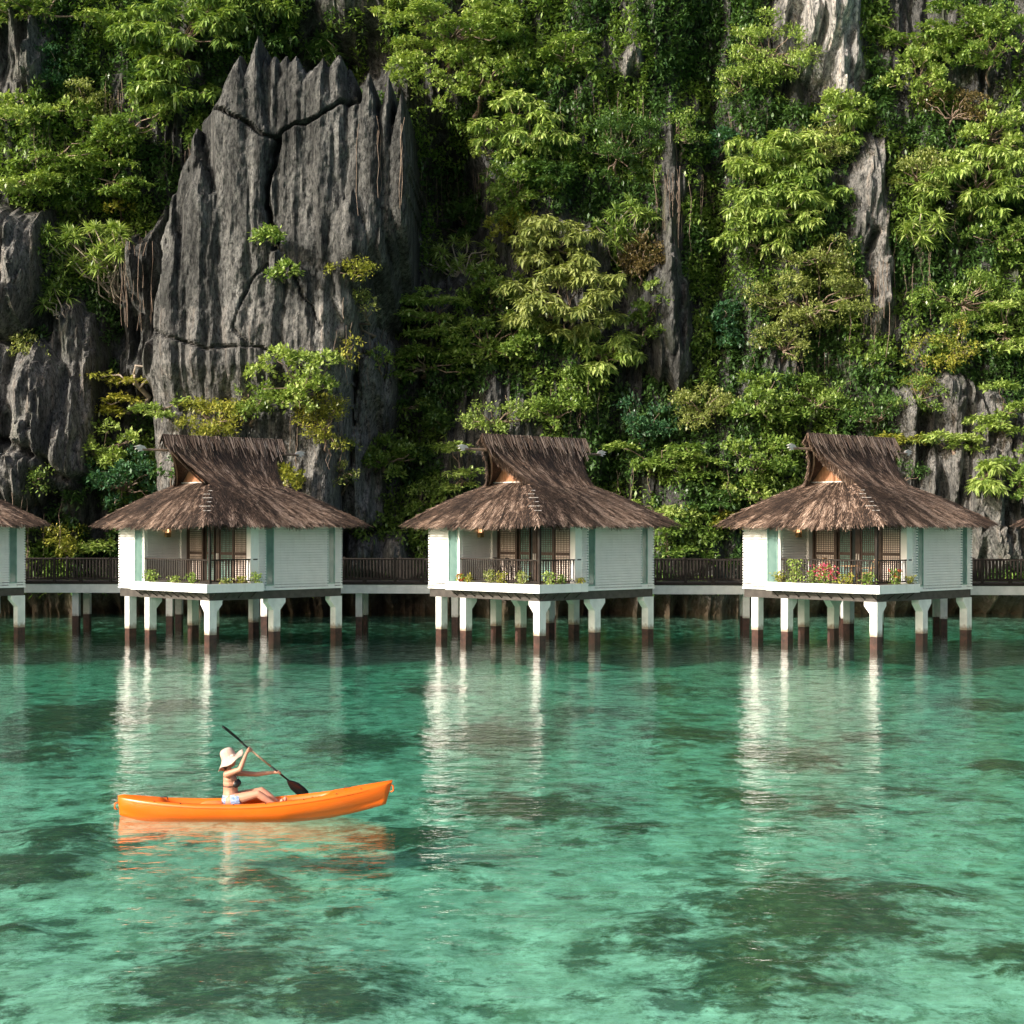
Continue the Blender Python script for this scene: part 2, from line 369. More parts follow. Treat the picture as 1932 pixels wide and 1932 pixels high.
PIN = [(262, 715), (268, 600), (285, 480), (300, 360), (335, 275), (372, 225), (402, 196), (408, 160), (424, 112), (434, 140), (446, 96), (455, 122), (466, 98), (473, 116), (482, 64), (491, 112), (501, 92), (510, 130), (522, 104), (530, 128), (541, 98), (551, 122), (560, 104), (573, 178), (584, 126), (596, 118), (606, 142), (618, 106), (630, 128), (642, 108),
       (662, 135), (674, 200), (684, 180), (696, 118), (710, 250), (722, 230), (736, 114), (751, 300), (758, 240), (767, 150), (784, 320), (762, 450), (745, 560), (700, 620), (640, 640), (610, 720), (480, 735), (360, 730)]
_i, _d = polydist(PIN, .45); pinm_ = np.where(_i, np.clip(_d / .6, 0, 1), 0)
_h = np.where(_i, 1.0 * (1 - np.exp(-_d / .24)), 0)
_i2, _d2 = polydist([(255, 640), (300, 600), (480, 590), (620, 600), (640, 700), (610, 800), (590, 980), (330, 980), (280, 880), (262, 760)])
_h2 = np.where(_i2, 4.5 * (1 - np.exp(-_d2 / .8)), 0)
D = D - np.maximum(_h, _h2)
_m = np.clip(np.maximum(_h, _h2) / 3, 0, 1); moss = moss * (1 - _m) + .08 * _m; rockz = np.maximum(rockz, _m); pale = np.maximum(pale, np.where(_h2 > _h, .15, 0))
slab([(185, 430), (235, 400), (300, 330), (300, 720), (240, 770), (195, 700)], 2.4, .8, .35, .0)
slab([(-40, 370), (60, 365), (80, 420), (66, 560), (30, 640), (-40, 640)], 3.2, .8, .2, .25)
slab([(88, 560), (110, 545), (160, 570), (175, 700), (165, 900), (60, 960), (-40, 990), (-40, 640), (70, 640)], 2.6, 1.0, .35, .22)
slab([(600, 600), (650, 560), (720, 560), (750, 640), (740, 760), (720, 1000), (620, 1010), (570, 930), (600, 800)], 3.0, .9, .3, .35)
slab([(1215, 560), (1240, 480), (1290, 470), (1325, 540), (1335, 690), (1290, 740), (1225, 700)], 1.6, .8, .3, .0)
slab([(1262, 190), (1295, 180), (1310, 330), (1300, 500), (1265, 510), (1255, 350)], 1.0, .5, .8, .1)
slab([(1485, -90), (1665, -90), (1672, 90), (1650, 215), (1610, 230), (1570, 130), (1495, 70)], 1.6, .8, .1, .85)
slab([(1655, 200), (1700, 230), (1700, 400), (1720, 560), (1660, 640), (1640, 480), (1620, 330)], 1.4, .6, .6, .3)
slab([(1690, 720), (1800, 690), (1960, 760), (1990, 1080), (1840, 1080), (1760, 990), (1700, 900)], 1.8, 1.1, .35, .22)
slab([(1160, 60), (1200, 38), (1240, 45), (1235, 90), (1190, 118), (1165, 100)], 1.6, .6, .1, .3)
slab([(640, 1010), (760, 1000), (800, 1090), (640, 1090)], 1.5, .6, .2, .3)
slab([(-60, -60), (60, -90), (70, 120), (30, 190), (-60, 200)], 1.2, .7, .3, .1)
# flutes
PB = np.full(GX.shape, 1e9)
KP = 81.3 / F
def karren(px, py, hwp, yf, k=3.0, deep=.9, low=None):
    global PB
    if low is None: low = float(np.interp(px, [262, 600, 650, 770], [1060, 1060, 660, 560]))
    px = px + float(np.interp(px, [262, 420, 520, 700, 790], [20, 10, 2, -4, -16])); xc, zt, hw0 = (px - 966) * KP, CAMZ + (HZ - py) * KP, hwp * KP; z0 = CAMZ + (HZ - low) * KP
    i0, i1 = np.searchsorted(CX, [xc - hw0 * 2.2, xc + hw0 * 1.3]); j0, j1 = np.searchsorted(CZ, [z0, zt])
    if i1 - i0 < 2 or j1 - j0 < 2: return
    x = GX[j0:j1, i0:i1]; z = GZ[j0:j1, i0:i1]; h = zt - z
    yf = yf + float(_hash(np.array([int(px * 7)]), np.array([int(py * 3)]), np.array([3]), 5)[0] - .5) * 1.15
    wob = .16 * vnoise(z * .35 + px, z * 0 + .5, s=41) + .07 * vnoise(z * 1.6 + px, z * 0, s=42)
    hw = hw0 * np.minimum(1, (h / (k * hw0 * 2)) ** .8 + .02); dx = (x - xc - wob * np.minimum(1, h)) / hw
    dx = np.where(dx < 0, -dx * (.58 if px > 415 else .9), dx * 1.15)
    dd = yf + .5 * dx ** 1.2 * deep * (.6 + hw0) + np.clip(dx - .8, 0, 1) * 2.5 + .5 * np.exp(-h / .5) - .35 * (1 - np.exp(-h / 3))
    dd = dd + 7 * np.clip((z0 + 4.5 - z) / 4.5, 0, 1) ** 1.6 * (low < 1000) + 1.5 * np.clip((CAMZ + (HZ - 690) * KP - z) / 2.2, 0, 1)
    dd = np.where(dx < 1.15, dd, 1e9)
    PB[j0:j1, i0:i1] = np.minimum(PB[j0:j1, i0:i1], dd)
YF = 81.3
for a in ((428, 142, 26, .3, 1.6), (446, 104, 30, .1, 1.4), (482, 80, 17, -.1, 3), (495, 100, 15, .2, 2), (514, 110, 17, .3, 1.2), (536, 108, 24, .1, .9), (556, 112, 18, .3, 1.2), (584, 136, 15, .6, 1), (610, 118, 26, .2, .8), (640, 110, 22, .3, .9), (658, 124, 16, .5, 1.2),
          (674, 190, 18, .6, 2), (698, 132, 17, -.1, 3.2), (718, 215, 14, 1.0, 2.5), (738, 130, 16, .2, 3.4), (768, 160, 12, .6, 3.4), (410, 190, 18, .5, 2.2), (392, 200, 13, .7, 2.6), (372, 236, 16, .3, 2.4), (352, 250, 12, .8, 2.8), (338, 292, 16, .4, 2.4), (318, 318, 13, .8, 2.6), (304, 372, 15, .6, 2.4), (292, 420, 13, .9, 2.6), (282, 500, 16, .9, 2), (274, 580, 16, 1.1, 2)): karren(a[0], a[1] - 12 - 8 * math.sin(a[0] * 1.7), a[2] * (1.2 + .25 * math.sin(a[0] * .9)), YF + a[3], a[4] * (1.0 + .35 * math.sin(a[0] * 2.3)))
for a in ((366, 300, 36, .1), (392, 345, 22, -.1), (425, 300, 40, .05), (452, 290, 24, .1), (485, 300, 34, -.05), (548, 290, 36, .2), (580, 350, 24, 0), (608, 300, 34, .2), (640, 262, 26, .1), (668, 360, 32, 0), (700, 330, 26, .2), (735, 360, 24, .6), (330, 430, 42, .1), (408, 470, 46, -.35), (446, 476, 20, -.1), (366, 500, 30, -.2), (300, 570, 34, .2), (345, 620, 34, -.1), (395, 600, 42, -.5), (440, 640, 30, -.1), (480, 570, 38, 0), (560, 500, 46, 0), (612, 430, 40, .1), (655, 440, 30, 0), (690, 470, 30, .5), (590, 590, 34, .2), (520, 610, 50, .1)): karren(a[0], a[1], a[2], YF + a[3] - .15, 1.3)
bq = np.random.default_rng(9)
for k in range(34):
    px = bq.uniform(285, 750); lim = np.interp(px, [262, 300, 350, 400, 420, 560, 680, 770], [600, 430, 310, 250, 190, 190, 230, 330]); karren(px, bq.uniform(lim, 690), bq.uniform(8, 26), YF + bq.uniform(-.15, .3), bq.uniform(1.2, 3))
for k in range(16): karren(bq.uniform(285, 600), bq.uniform(670, 800), bq.uniform(14, 34), YF + bq.uniform(-.2, .5), 1.5)
PB = PB + .10 * fbm(GX * 2.6, GZ * .8, o=3, s=44)
inpin = PB < 1e8
D = np.where(inpin, np.minimum(D, PB), D)
moss = np.where(inpin, 0, moss); rockz = np.where(inpin, 1, rockz); pinm_ = np.where(inpin, 1.0, pinm_)
fl = fbm(GX * 1.0 + .8 * fbm(GX * .2, GZ * .15, s=30), GZ * .13, o=4, s=20)
D -= .85 * (1 - np.abs(fl) * 2.2) * (.55 + .45 * rockz) * (1 - .93 * pinm_)
D -= (.26 - .16 * pinm_) * (1 - np.abs(vnoise(GX * 2.3 + .6 * vnoise(GX * .5, GZ * .4, s=31), GZ * .32, s=22)) * 2)
D += (.20 - .08 * pinm_) * fbm(GX * 2.6, GZ * 1.0, o=3, s=33) + .045 * pinm_ * fbm(GX * 5.5, GZ * .8, o=2, s=35) + .05 * vnoise(GX * 7, GZ * 4, s=34)
# pointed blades of eroded limestone
def blade(xc, zt, wd, ln, pr, lean):
    i0, i1 = np.searchsorted(CX, [xc - wd * 2 - .5, xc + wd * 2 + .5]); j0, j1 = np.searchsorted(CZ, [zt - ln, zt])
    if i1 <= i0 or j1 <= j0: return
    x = GX[j0:j1, i0:i1]; z = GZ[j0:j1, i0:i1]; u = (zt - z) / ln
    hw = wd * np.minimum(1, (u * 5) ** .65) + 1e-3; dx = (x - xc - lean * (zt - z)) / hw
    prof = np.clip(1 - np.abs(dx), 0, 1) ** .7 * (1 - u) ** .8
    prof = np.where(dx > .55, prof * .6, prof)
    D[j0:j1, i0:i1] -= pr * prof
br = np.random.default_rng(5)
for k in range(1500):
    px = br.uniform(-60, 2000); py = br.uniform(-60, 1080); xc = (px - 966) * K; zt = CAMZ + (HZ - py) * K
    j = min(len(CZ) - 1, np.searchsorted(CZ, zt)); i = min(len(CX) - 1, np.searchsorted(CX, xc))
    s = .5 + .7 * rockz[j, i]
    if pinm_[j, i] > .5: continue
    pk = .5 if pinm_[j, i] > .5 else 1
    blade(xc, zt, br.uniform(.14, .5) * s, br.uniform(1.0, 4.5) * s, br.uniform(.18, .6) * s * pk, br.uniform(-.06, .06))
# open cracks
def crack(pts, wd, dp, pin=True):
    P = np.array(pts, float)
    if P[:, 0].mean() > 250 and P[:, 0].mean() < 800: P = (P - (966, 990)) * (KP / K) + (966, 990)
    d = np.full(GX.shape, 1e9)
    jx = PXg + 5 * vnoise(GX * 1.7, GZ * 1.7, s=60); jy = PYg + 5 * vnoise(GX * 1.9, GZ * 1.9, s=61)
    for (x1, y1), (x2, y2) in zip(P[:-1], P[1:]):
        dx, dy = x2 - x1, y2 - y1; t = np.clip(((jx - x1) * dx + (jy - y1) * dy) / (dx * dx + dy * dy + 1e-9), 0, 1)
        d = np.minimum(d, np.hypot(jx - x1 - t * dx, jy - y1 - t * dy))
    D[:] = D + dp * np.exp(-(d * K / wd) ** 2)
crack([(524, 262), (518, 310), (508, 350), (500, 385), (512, 420), (522, 450), (516, 470)], .11, 1.3)
crack([(402, 200), (436, 215), (470, 240), (520, 262), (545, 240), (600, 222), (640, 195), (672, 185)], .08, .7)
crack([(505, 500), (480, 530), (455, 580), (445, 620), (470, 650)], .06, .35)
crack([(545, 500), (575, 560), (610, 620)], .05, .3)
crack([(275, 612), (320, 640), (400, 658), (480, 655), (540, 672), (600, 668)], .07, .4)
crack([(0, 830), (60, 850), (110, 900), (150, 905)], .2, 1.0)
crack([(1670, 420), (1650, 480), (1670, 540)], .2, 1.0)
# undercut foot, rim at the top
foot = np.clip((2.2 - GZ) / 2.2, 0, 1)
D += 2.2 * foot ** 1.2 * (1 + .5 * fbm(GX * .4, GZ * .5, s=70))
D = np.where(GZ < 0, D + GZ * -.4, D)
D += np.where(GZ > 40, (GZ - 40) * 1.5 + (np.clip(GZ - 44, 0, 9)) * 12, 0)
D = np.maximum(D, 79.3)
brown = np.clip((1.6 - GZ) / 1.6, 0, 1) * .75
V = np.stack([GX, D, GZ], -1).reshape(-1, 3)
nz, nx = GX.shape; idx = np.arange(nz * nx).reshape(nz, nx)
FC = np.stack([idx[:-1, :-1], idx[:-1, 1:], idx[1:, 1:], idx[1:, :-1]], -1).reshape(-1, 4)
cl = npmesh('cliff', V, FC, M['rock'], attrs={'pale': pale.ravel(), 'moss': moss.ravel(), 'brown': brown.ravel()}, smooth=False)
tag(cl, 'dark grey fluted limestone cliff rising straight out of the sea', 'cliff', kind='structure')
def cliffY(x, z):
    i = np.clip(np.searchsorted(CX, x), 0, nx - 1); j = np.clip(np.searchsorted(CZ, z), 0, nz - 1); return D[j, i]

# ------------------------------------------------------------------ seabed and water
def p2w(px, py):
    Y = F * CAMZ / (py - HZ); return (px - 966) / F * Y, Y
SX = axis(-26, 26, .13, [-200, -150, -100, -70, -50, -40, -34, -30, -28, 28, 30, 34, 40, 50, 70, 100, 150, 200])
SY = axis(12, 92, .16, [-200, -120, -70, -40, -20, -5, 0, 4, 8, 10, 94, 98, 105, 120, 150])
sx, sy = np.meshgrid(SX, SY)
reef = np.zeros_like(sx)
for px, py, rx, ry, st in ((130, 1360, 150, 40, 1), (60, 1420, 130, 22, .8), (680, 1400, 120, 28, .9), (920, 1390, 160, 28, .9), (1480, 1425, 110, 24, 1), (820, 1300, 90, 14, .7), (120, 1575, 90, 24, 1.0), (60, 1640, 130, 40, 1.0),
                           (1100, 1345, 130, 16, .7), (1250, 1300, 100, 20, .6), (1300, 1385, 130, 18, .8), (1640, 1390, 80, 16, .7), (1900, 1445, 60, 20, 1), (1420, 1500, 130, 22, .7), (1010, 1520, 180, 34, .85), (1180, 1560, 60, 14, .8), (1750, 1490, 90, 16, .6), (1590, 1530, 80, 16, .7),
                           (1520, 1720, 210, 75, 1.0), (1450, 1830, 200, 75, .75), (1700, 1690, 130, 24, .8), (1230, 1760, 110, 40, .65), (760, 1580, 110, 26, 1.0), (420, 1830, 200, 80, .85), (620, 1880, 160, 60, .8), (330, 1900, 160, 60, .75), (460, 1650, 50, 14, .8), (30, 1750, 60, 18, .7), (1870, 1800, 120, 40, .6), (880, 1640, 90, 16, .6), (620, 1715, 70, 16, .55), (1280, 1860, 130, 30, .5), (250, 1500, 80, 12, .5),
                           (500, 1290, 120, 12, .6), (1850, 1330, 100, 18, .8), (1780, 1270, 120, 10, .7), (300, 1335, 100, 20, .8), (560, 1345, 80, 12, .6)):
    cx, cy = p2w(px, py); rX = rx / F * cy; y1 = p2w(px, py - ry)[1]; rY = max(.5, abs(y1 - cy))
    # seen through 1 m of water
    kf = (CAMZ + 1.0) / CAMZ
    jx = sx + .5 * fbm(sx * .7, sy * .7, s=80); jy = sy + .8 * fbm(sx * .6, sy * .5, s=81)
    reef = np.maximum(reef, st * np.exp(-(((jx - cx * kf) / (rX * kf)) ** 2 + ((jy - cy * kf) / (rY * kf)) ** 2)))
far = np.clip((sy - 66) / 10, 0, 1) * (.6 - .35 * np.clip((sx - 5) / 12, 0, 1))
sz = -1.05 + .14 * fbm(sx * .25, sy * .25, s=82) + .22 * np.clip(reef, 0, 1) * (.5 + .5 * fbm(sx * 1.3, sy * 1.3, o=4, s=83)) + .04 * fbm(sx * 2, sy * 2, s=84)
rise = np.clip((sy - 76) / 12, 0, 1) ** 1.3 * .9; sz = sz + rise
nz2, nx2 = sx.shape; idx = np.arange(nz2 * nx2).reshape(nz2, nx2)
FC = np.stack([idx[:-1, :-1], idx[:-1, 1:], idx[1:, 1:], idx[1:, :-1]], -1).reshape(-1, 4)
sb = npmesh('seabed', np.stack([sx, sy, sz], -1).reshape(-1, 3), FC, M['seabed'], attrs={'reef': np.clip(reef + far, 0, 1).ravel()}, smooth=True)
tag(sb, 'pale sandy seabed with dark patches of coral under clear water', 'seabed', kind='structure')
wb = MB().box(-220, 220, -200, 130, -6, 0).build('water', M['water'])
tag(wb, 'clear emerald green sea water with fine ripples', 'water', kind='structure')

# ------------------------------------------------------------------ the bungalow
TH = R(43); S = 6.5
def siding(mb, a, b, z0, z1, nrm, board=.105, thick=.12):
    prof = [(-thick, z0), (-.05, z0)]; z = z0
    while z < z1 - .02:
        zt = min(z + board, z1); prof += [(.036, z + .004), (.024, zt - .036), (-.05, zt - .034), (-.05, zt + .002)]; z = zt
    prof += [(-thick, z1)]
    mb.prism(prof, a, b, nrm)
def quad_strands(surf, nU, nT, n, trng, wid=(.018, .05), ln=(.35, .9), lift=(.01, .09), r=rng, side=.12):
    """surf(u,t) -> points; t grows uphill. returns V,F,tint of straws lying downhill"""
    u = r.random(n); t = trng[0] + (trng[1] - trng[0]) * r.random(n)
    e = 1e-3
    P = surf(u, t); Pt = surf(u, np.minimum(t + e, 1)) ; Pm = surf(u, np.maximum(t - e, 0))
    dn = Pm - Pt; dn /= np.linalg.norm(dn, axis=1)[:, None] + 1e-9
    Pu = surf(np.clip(u + e, 0, 1), t) - surf(np.clip(u - e, 0, 1), t); Pu /= np.linalg.norm(Pu, axis=1)[:, None] + 1e-9
    N = np.cross(Pu, dn); N *= np.sign(N[:, 2:3]) + (N[:, 2:3] == 0)
    N /= np.linalg.norm(N, axis=1)[:, None] + 1e-9
    L = r.uniform(*ln, n)[:, None]; wd = r.uniform(*wid, n)[:, None]
    d = dn + Pu * r.normal(0, side, n)[:, None]; d /= np.linalg.norm(d, axis=1)[:, None]
    sdv = np.cross(d, N); l0 = r.uniform(*lift, n)[:, None]; l1 = r.uniform(*lift, n)[:, None] + .02
    A = P + N * l0 * .4; B = P + d * L + N * l1
    Vv = np.stack([A - sdv * wd / 2, A + sdv * wd / 2, B + sdv * wd / 3, B - sdv * wd / 3], 1)
    Lu = np.linalg.norm(surf(np.ones(1), np.zeros(1)) - surf(np.zeros(1), np.zeros(1)))
    bun = .34 * vnoise(u * Lu * 5.5, t * 2.2, s=300) + .22 * vnoise(u * Lu * 13, t * 4.5, s=301)
    return Vv.reshape(-1, 3), np.repeat(np.clip(r.beta(1.5, 2.2, n) * .95 + .02 + bun, 0, 1), 4)

def build_hut():
    root = empty('stilt_bungalow', (0, 0, 0), 0)
    # floor, beams
    MB().box(.05, S - .05, .05, S - .05, 2.152, 2.40).build('floor', M['beamwood'], root)
    b = MB(); b.box(.03, .25, .03, S - .03, 1.82, 2.15); b.box(S - .25, S - .03, .03, S - .03, 1.82, 2.15)
    b.box(.25, S - .25, .03, .25, 1.82, 2.15); b.box(.25, S - .25, S - .25, S - .03, 1.82, 2.15); b.box(.25, S - .25, 3.1, 3.3, 1.84, 2.14)
    b.build('floor_beam', M['beamwood'], root)
    # walls
    b = MB(); ZT = 4.98
    siding(b, (0, 5.28), (0, 6.5), 2.17, ZT, (-1, 0)); b.build('wall', M['white'], root)
    b = MB(); siding(b, (2.29, 0), (2.66, 0), 2.17, ZT, (0, -1)); siding(b, (3.04, 0), (5.78, 0), 2.17, ZT, (0, -1)); siding(b, (6.12, 0), (6.5, 0), 2.17, ZT, (0, -1))
    b.box(2.66, 3.04, 0.0, .12, 2.17, 2.34); b.box(5.78, 6.12, 0.0, .12, 2.17, 2.34)
    b.build('wall', M['white'], root)
    b = MB(); siding(b, (.14, 4.62), (1.70, 4.62), 2.42, ZT, (0, -1)); b.build('wall', M['white'], root)
    b = MB(); siding(b, (6.5, .12), (6.5, 6.38), 2.17, ZT, (1, 0)); b.build('wall', M['white'], root)
    b = MB(); siding(b, (.12, 6.5), (6.38, 6.5), 2.17, ZT, (0, 1)); b.build('wall', M['white'], root)
    b = MB(); b.box(0.0, .13, 4.60, 4.72, 2.42, ZT)                       # jamb at the porch opening
    b.box(1.70, 2.08, 4.50, 4.66, 2.42, ZT); b.box(1.92, 2.29, -.02, .26, 2.17, ZT); b.box(-.012, .05, 5.25, 5.30, 2.2, ZT)
    b.build_each('corner_trim', M['white'], root)
    # interior box so nothing is hollow
    MB().box(2.25, 6.36, .13, 6.36, 2.41, 4.9).build('interior_lining', M['dark'], root)
    # skirting boards
    b = MB(); b.box(2.3, S + .01, -.045, 0.0, 2.152, 2.225); b.box(-.045, 0.0, 5.1, S + .01, 2.152, 2.225); b.build_each('skirting_board', M['white'], root)
    # strip windows
    def strip(a0, a1, face):
        f = MB(); g = MB(); t = .035
        if face == 'y':
            for x0, x1 in ((a0, a0 + t), (a1 - t, a1)): f.box(x0, x1, -.03, .06, 2.34, ZT)
            f.box(a0 + t, a1 - t, -.03, .06, 2.34, 2.39); g.box(a0 + t, a1 - t, .0, .03, 2.39, ZT)
        else:
            for x0, x1 in ((a0, a0 + t), (a1 - t, a1)): f.box(-.03, .06, x0, x1, 2.34, ZT)
            f.box(-.03, .06, a0 + t, a1 - t, 2.34, 2.39); g.box(.0, .03, a0 + t, a1 - t, 2.39, ZT)
        w_ = g.build('window', M['teal'], root); f.build('frame', M['tealpane'], w_)
    strip(2.66, 3.04, 'y'); strip(5.78, 6.12, 'y'); strip(4.73, 5.25, 'x')
    # sliding doors (wall x=1.95 facing the porch)
    xd = 1.95
    def panel(y0, y1, mat, xo=0.0):
        g = MB().box(xd + .05 + xo, xd + .07 + xo, y0, y1, 2.5, 4.9); p_ = g.build('door_panel', mat, root)
        f = MB()
        for a, c in ((y0 - .07, y0), (y1, y1 + .07)): f.box(xd + .02 + xo, xd + .09 + xo, a, c, 2.42, 4.95)
        for a, c in ((2.42, 2.52), (3.54, 3.66), (4.85, 4.95)): f.box(xd + .02 + xo, xd + .09 + xo, y0, y1, a, c)
        f.build('door_frame', M['doorwood'], p_)
        f = MB(); k = int((y1 - y0) / .085)
        for i in range(1, k): y = y0 + (y1 - y0) * i / k; f.box(xd + .034 + xo, xd + .052 + xo, y - .009, y + .009, 2.52, 4.85)
        z = 2.6
        while z < 4.84:
            if not 3.52 < z < 3.68: f.box(xd + .030 + xo, xd + .049 + xo, y0, y1, z - .009, z + .009)
            z += .085
        f.build('lattice', M['doorwood'], p_); return p_
    panel(3.47, 4.33, M['capiz']); panel(2.76, 3.24, M['tealpane'], .10); panel(1.33, 2.09, M['tealpane']); panel(.36, 1.13, M['capiz'])
    b = MB(); b.box(xd, xd + .1, 4.42, 4.50, 2.42, 4.96); b.box(xd, xd + .1, 2.17, 2.40, 2.42, 4.96); b.box(xd, xd + .1, .255, .29, 2.42, 4.96); b.box(xd - .005, xd + .11, 1.17, 1.26, 2.42, 4.955); b.box(xd - .005, xd + .11, 3.31, 3.40, 2.42, 4.955)
    b.build_each('door_post', M['doorwood'], root)
    MB().box(xd - .03, xd, 2.20, 2.245, 3.35, 3.60).box(xd - .03, xd, 2.31, 2.355, 3.35, 3.60).build_each('door_handle', M['pale'], root)
    MB().box(xd + .19, xd + .23, .26, 4.5, 2.42, 4.96).build('curtain', M['dark'], root)  # dark sheet standing in for the unlit room behind the doors, not cloth
    # porch
    MB().box(.02, 1.94, .02, 4.6, 2.401, 2.44).build('porch_floor', M['beamwood'], root)
    MB().box(.02, .12, .02, .12, 2.44, 5.0).build('corner_post', M['rail'], root)
    r_ = MB()
    def rl(a, b_):
        a = Vector(a); b_ = Vector(b_); L = (b_ - a).length; k = int(L / .125)
        r_.bar(a + Vector((0, 0, 3.385)), b_ + Vector((0, 0, 3.385)), .07, .05); r_.bar(a + Vector((0, 0, 2.56)), b_ + Vector((0, 0, 2.56)), .05, .05)
        for i in range(1, k):
            p_ = a.lerp(b_, i / k); r_.box(p_.x - .016, p_.x + .016, p_.y - .016, p_.y + .016, 2.585, 3.36)
    rl((.06, 4.6, 0), (.06, .13, 0)); rl((.13, .06, 0), (2.25, -.02 + .03, 0))
    r_.build('railing', M['rail'], root)
    # planter tray
    t = MB(); o = .36
    t.box(-o, 0.0, -o, 5.05, 2.14, 2.20); t.box(0.0, 2.3, -o, 0.0, 2.14, 2.20)
    t.box(-o, -o + .06, -o, 5.05, 2.20, 2.47); t.box(-o + .06, 2.3, -o, -o + .06, 2.20, 2.47)
    t.box(-.05, 0.0, .0, 5.05, 2.20, 2.46); t.box(-.05, 2.3, -.05, 0.0, 2.20, 2.46)
    t.box(-o + .06, -.05, 4.99, 5.05, 2.20, 2.47); t.box(2.24, 2.3, -o + .06, -.05, 2.20, 2.47)
    pl = t.build('planter_box', M['white'], root)
    MB().box(-o + .06, -.05, -o + .06, 4.99, 2.20, 2.42).box(-.05, 2.24, -o + .06, -.05, 2.20, 2.42).build('soil', M['soil'], pl)
    for i in range(10):
        y = .05 + i * .52; b = MB(); b.bar((-.33, y, 2.125), (.02, y, 2.125), .03, .03); b.bar((-.30, y, 2.11), (.02, y, 1.90), .03, .03); b.build('bracket', M['rail'], root)
    for i in range(4):
        x = .12 + i * .62; b = MB(); b.bar((x, -.33, 2.125), (x, .02, 2.125), .03, .03); b.bar((x, -.30, 2.11), (x, .02, 1.90), .03, .03); b.build('bracket', M['rail'], root)
    # lantern
    c = (1.05, 4.5)
    lt = MB(); 
    for i, j in ((-1, -1), (1, -1), (1, 1), (-1, 1)): lt.box(c[0] + i * .085 - .012, c[0] + i * .085 + .012, c[1] + j * .07 - .012, c[1] + j * .07 + .012, 4.28, 4.66)
    lt.box(c[0] - .10, c[0] + .10, c[1] - .085, c[1] + .085, 4.24, 4.28); lt.box(c[0] - .11, c[0] + .11, c[1] - .09, c[1] + .12, 4.66, 4.70); lt.box(c[0] - .085, c[0] + .085, c[1] - .055, c[1] + .06, 4.28, 4.40)
    ln = lt.build('lantern', M['rattan'], root); MB().ellip((c[0], c[1], 4.5), (.05, .05, .075), 8, 6).build('bulb', M['lamp'], ln, True)
    # ceiling
    MB().box(.0, S, .0, S, 4.985, 5.03).build('ceiling', M['beamwood'], root)
    # piles
    h = .17
    for x, y, fl_ in ((.17, .17, 'xy'), (3.2, .17, 'Xx'), (6.33, .17, 'X'), (.17, 4.4, 'x'), (.17, 5.9, ''), (3.2, 4.4, 'Xx'), (3.2, 5.9, ''), (6.33, 4.4, 'X'), (6.33, 5.9, '')):
        b = MB().box(x - h, x + h, y - h, y + h, .50, 1.82)
        for dx, dy, ch in ((1, 0, 'x'), (-1, 0, 'X'), (0, 1, 'y')):
            if ch in fl_:
                e_ = .26
                if dx: b.add([(x + dx * h, y - h + .003, 1.36), (x + dx * h, y + h - .003, 1.36), (x + dx * (h + e_), y - h + .003, 1.66), (x + dx * (h + e_), y + h - .003, 1.66), (x + dx * h, y - h + .003, 1.82), (x + dx * h, y + h - .003, 1.82), (x + dx * (h + e_), y - h + .003, 1.82), (x + dx * (h + e_), y + h - .003, 1.82)],
                             [(0, 1, 3, 2), (2, 3, 7, 6), (4, 6, 7, 5), (0, 2, 6, 4), (1, 5, 7, 3), (0, 4, 5, 1)])
                else: b.add([(x - h + .003, y + h, 1.36), (x + h - .003, y + h, 1.36), (x - h + .003, y + h + e_, 1.66), (x + h - .003, y + h + e_, 1.66), (x - h + .003, y + h, 1.82), (x + h - .003, y + h, 1.82), (x - h + .003, y + h + e_, 1.82), (x + h - .003, y + h + e_, 1.82)],
                             [(0, 1, 3, 2), (2, 3, 7, 6), (4, 6, 7, 5), (0, 2, 6, 4), (1, 5, 7, 3), (0, 4, 5, 1)])
        pp = b.build('pile', M['whitecon'], root)
        MB().box(x - h + .004, x + h - .004, y - h + .004, y + h - .004, -2.0, .55 - .05 * ((x * 7 + y * 3) % 1.0)).build('pile_foot', M['sleeve'], pp)
    # ---- roof
    EX0, EX1, EY0, EY1 = -.50, 6.88, -.48, 6.98
    NX0, NX1, NY0, NY1 = 1.55, 4.70, 2.25, 4.25; ZE, ZN, ZR = 4.92, 6.42, 8.35
    RX0, RX1, RY = -.02, 5.85, 3.25; ZU = 6.27
    def prof(t): return ZE + (ZN - ZE) * (t * .92 + .08 * np.sin(np.pi * np.minimum(t, 1)) + .08 * t ** 3)
    Ec = np.array([[EX0, EY0], [EX1, EY0], [EX1, EY1], [EX0, EY1]]); Nc = np.array([[NX0, NY0], [NX1, NY0], [NX1, NY1], [NX0, NY1]])
    def skirt(k):
        a, b_, c_, d_ = Ec[k], Ec[(k + 1) % 4], Nc[k], Nc[(k + 1) % 4]
        def f(u, t):
            u = np.asarray(u, float)[:, None]; t = np.asarray(t, float)[:, None]
            e_ = a + (b_ - a) * u; n_ = c_ + (d_ - c_) * u; xy = e_ + (n_ - e_) * t; return np.concatenate([xy, prof(t)], 1)
        return f
    def upper(sg):
        def f(u, t):
            u = np.asarray(u, float)[:, None]; t = np.asarray(t, float)[:, None]
            x0 = NX0 - .12 + (RX0 - NX0 + .12) * t ** 1.15; x1 = NX1 + .25 + (RX1 - NX1 - .25) * t ** 1.5; yy = RY - sg * (1.36 * (1 - t) ** 1.9 + .02)
            return np.concatenate([x0 + (x1 - x0) * u, yy, ZU + (ZR - ZU) * t], 1)
        return f
    b = MB()
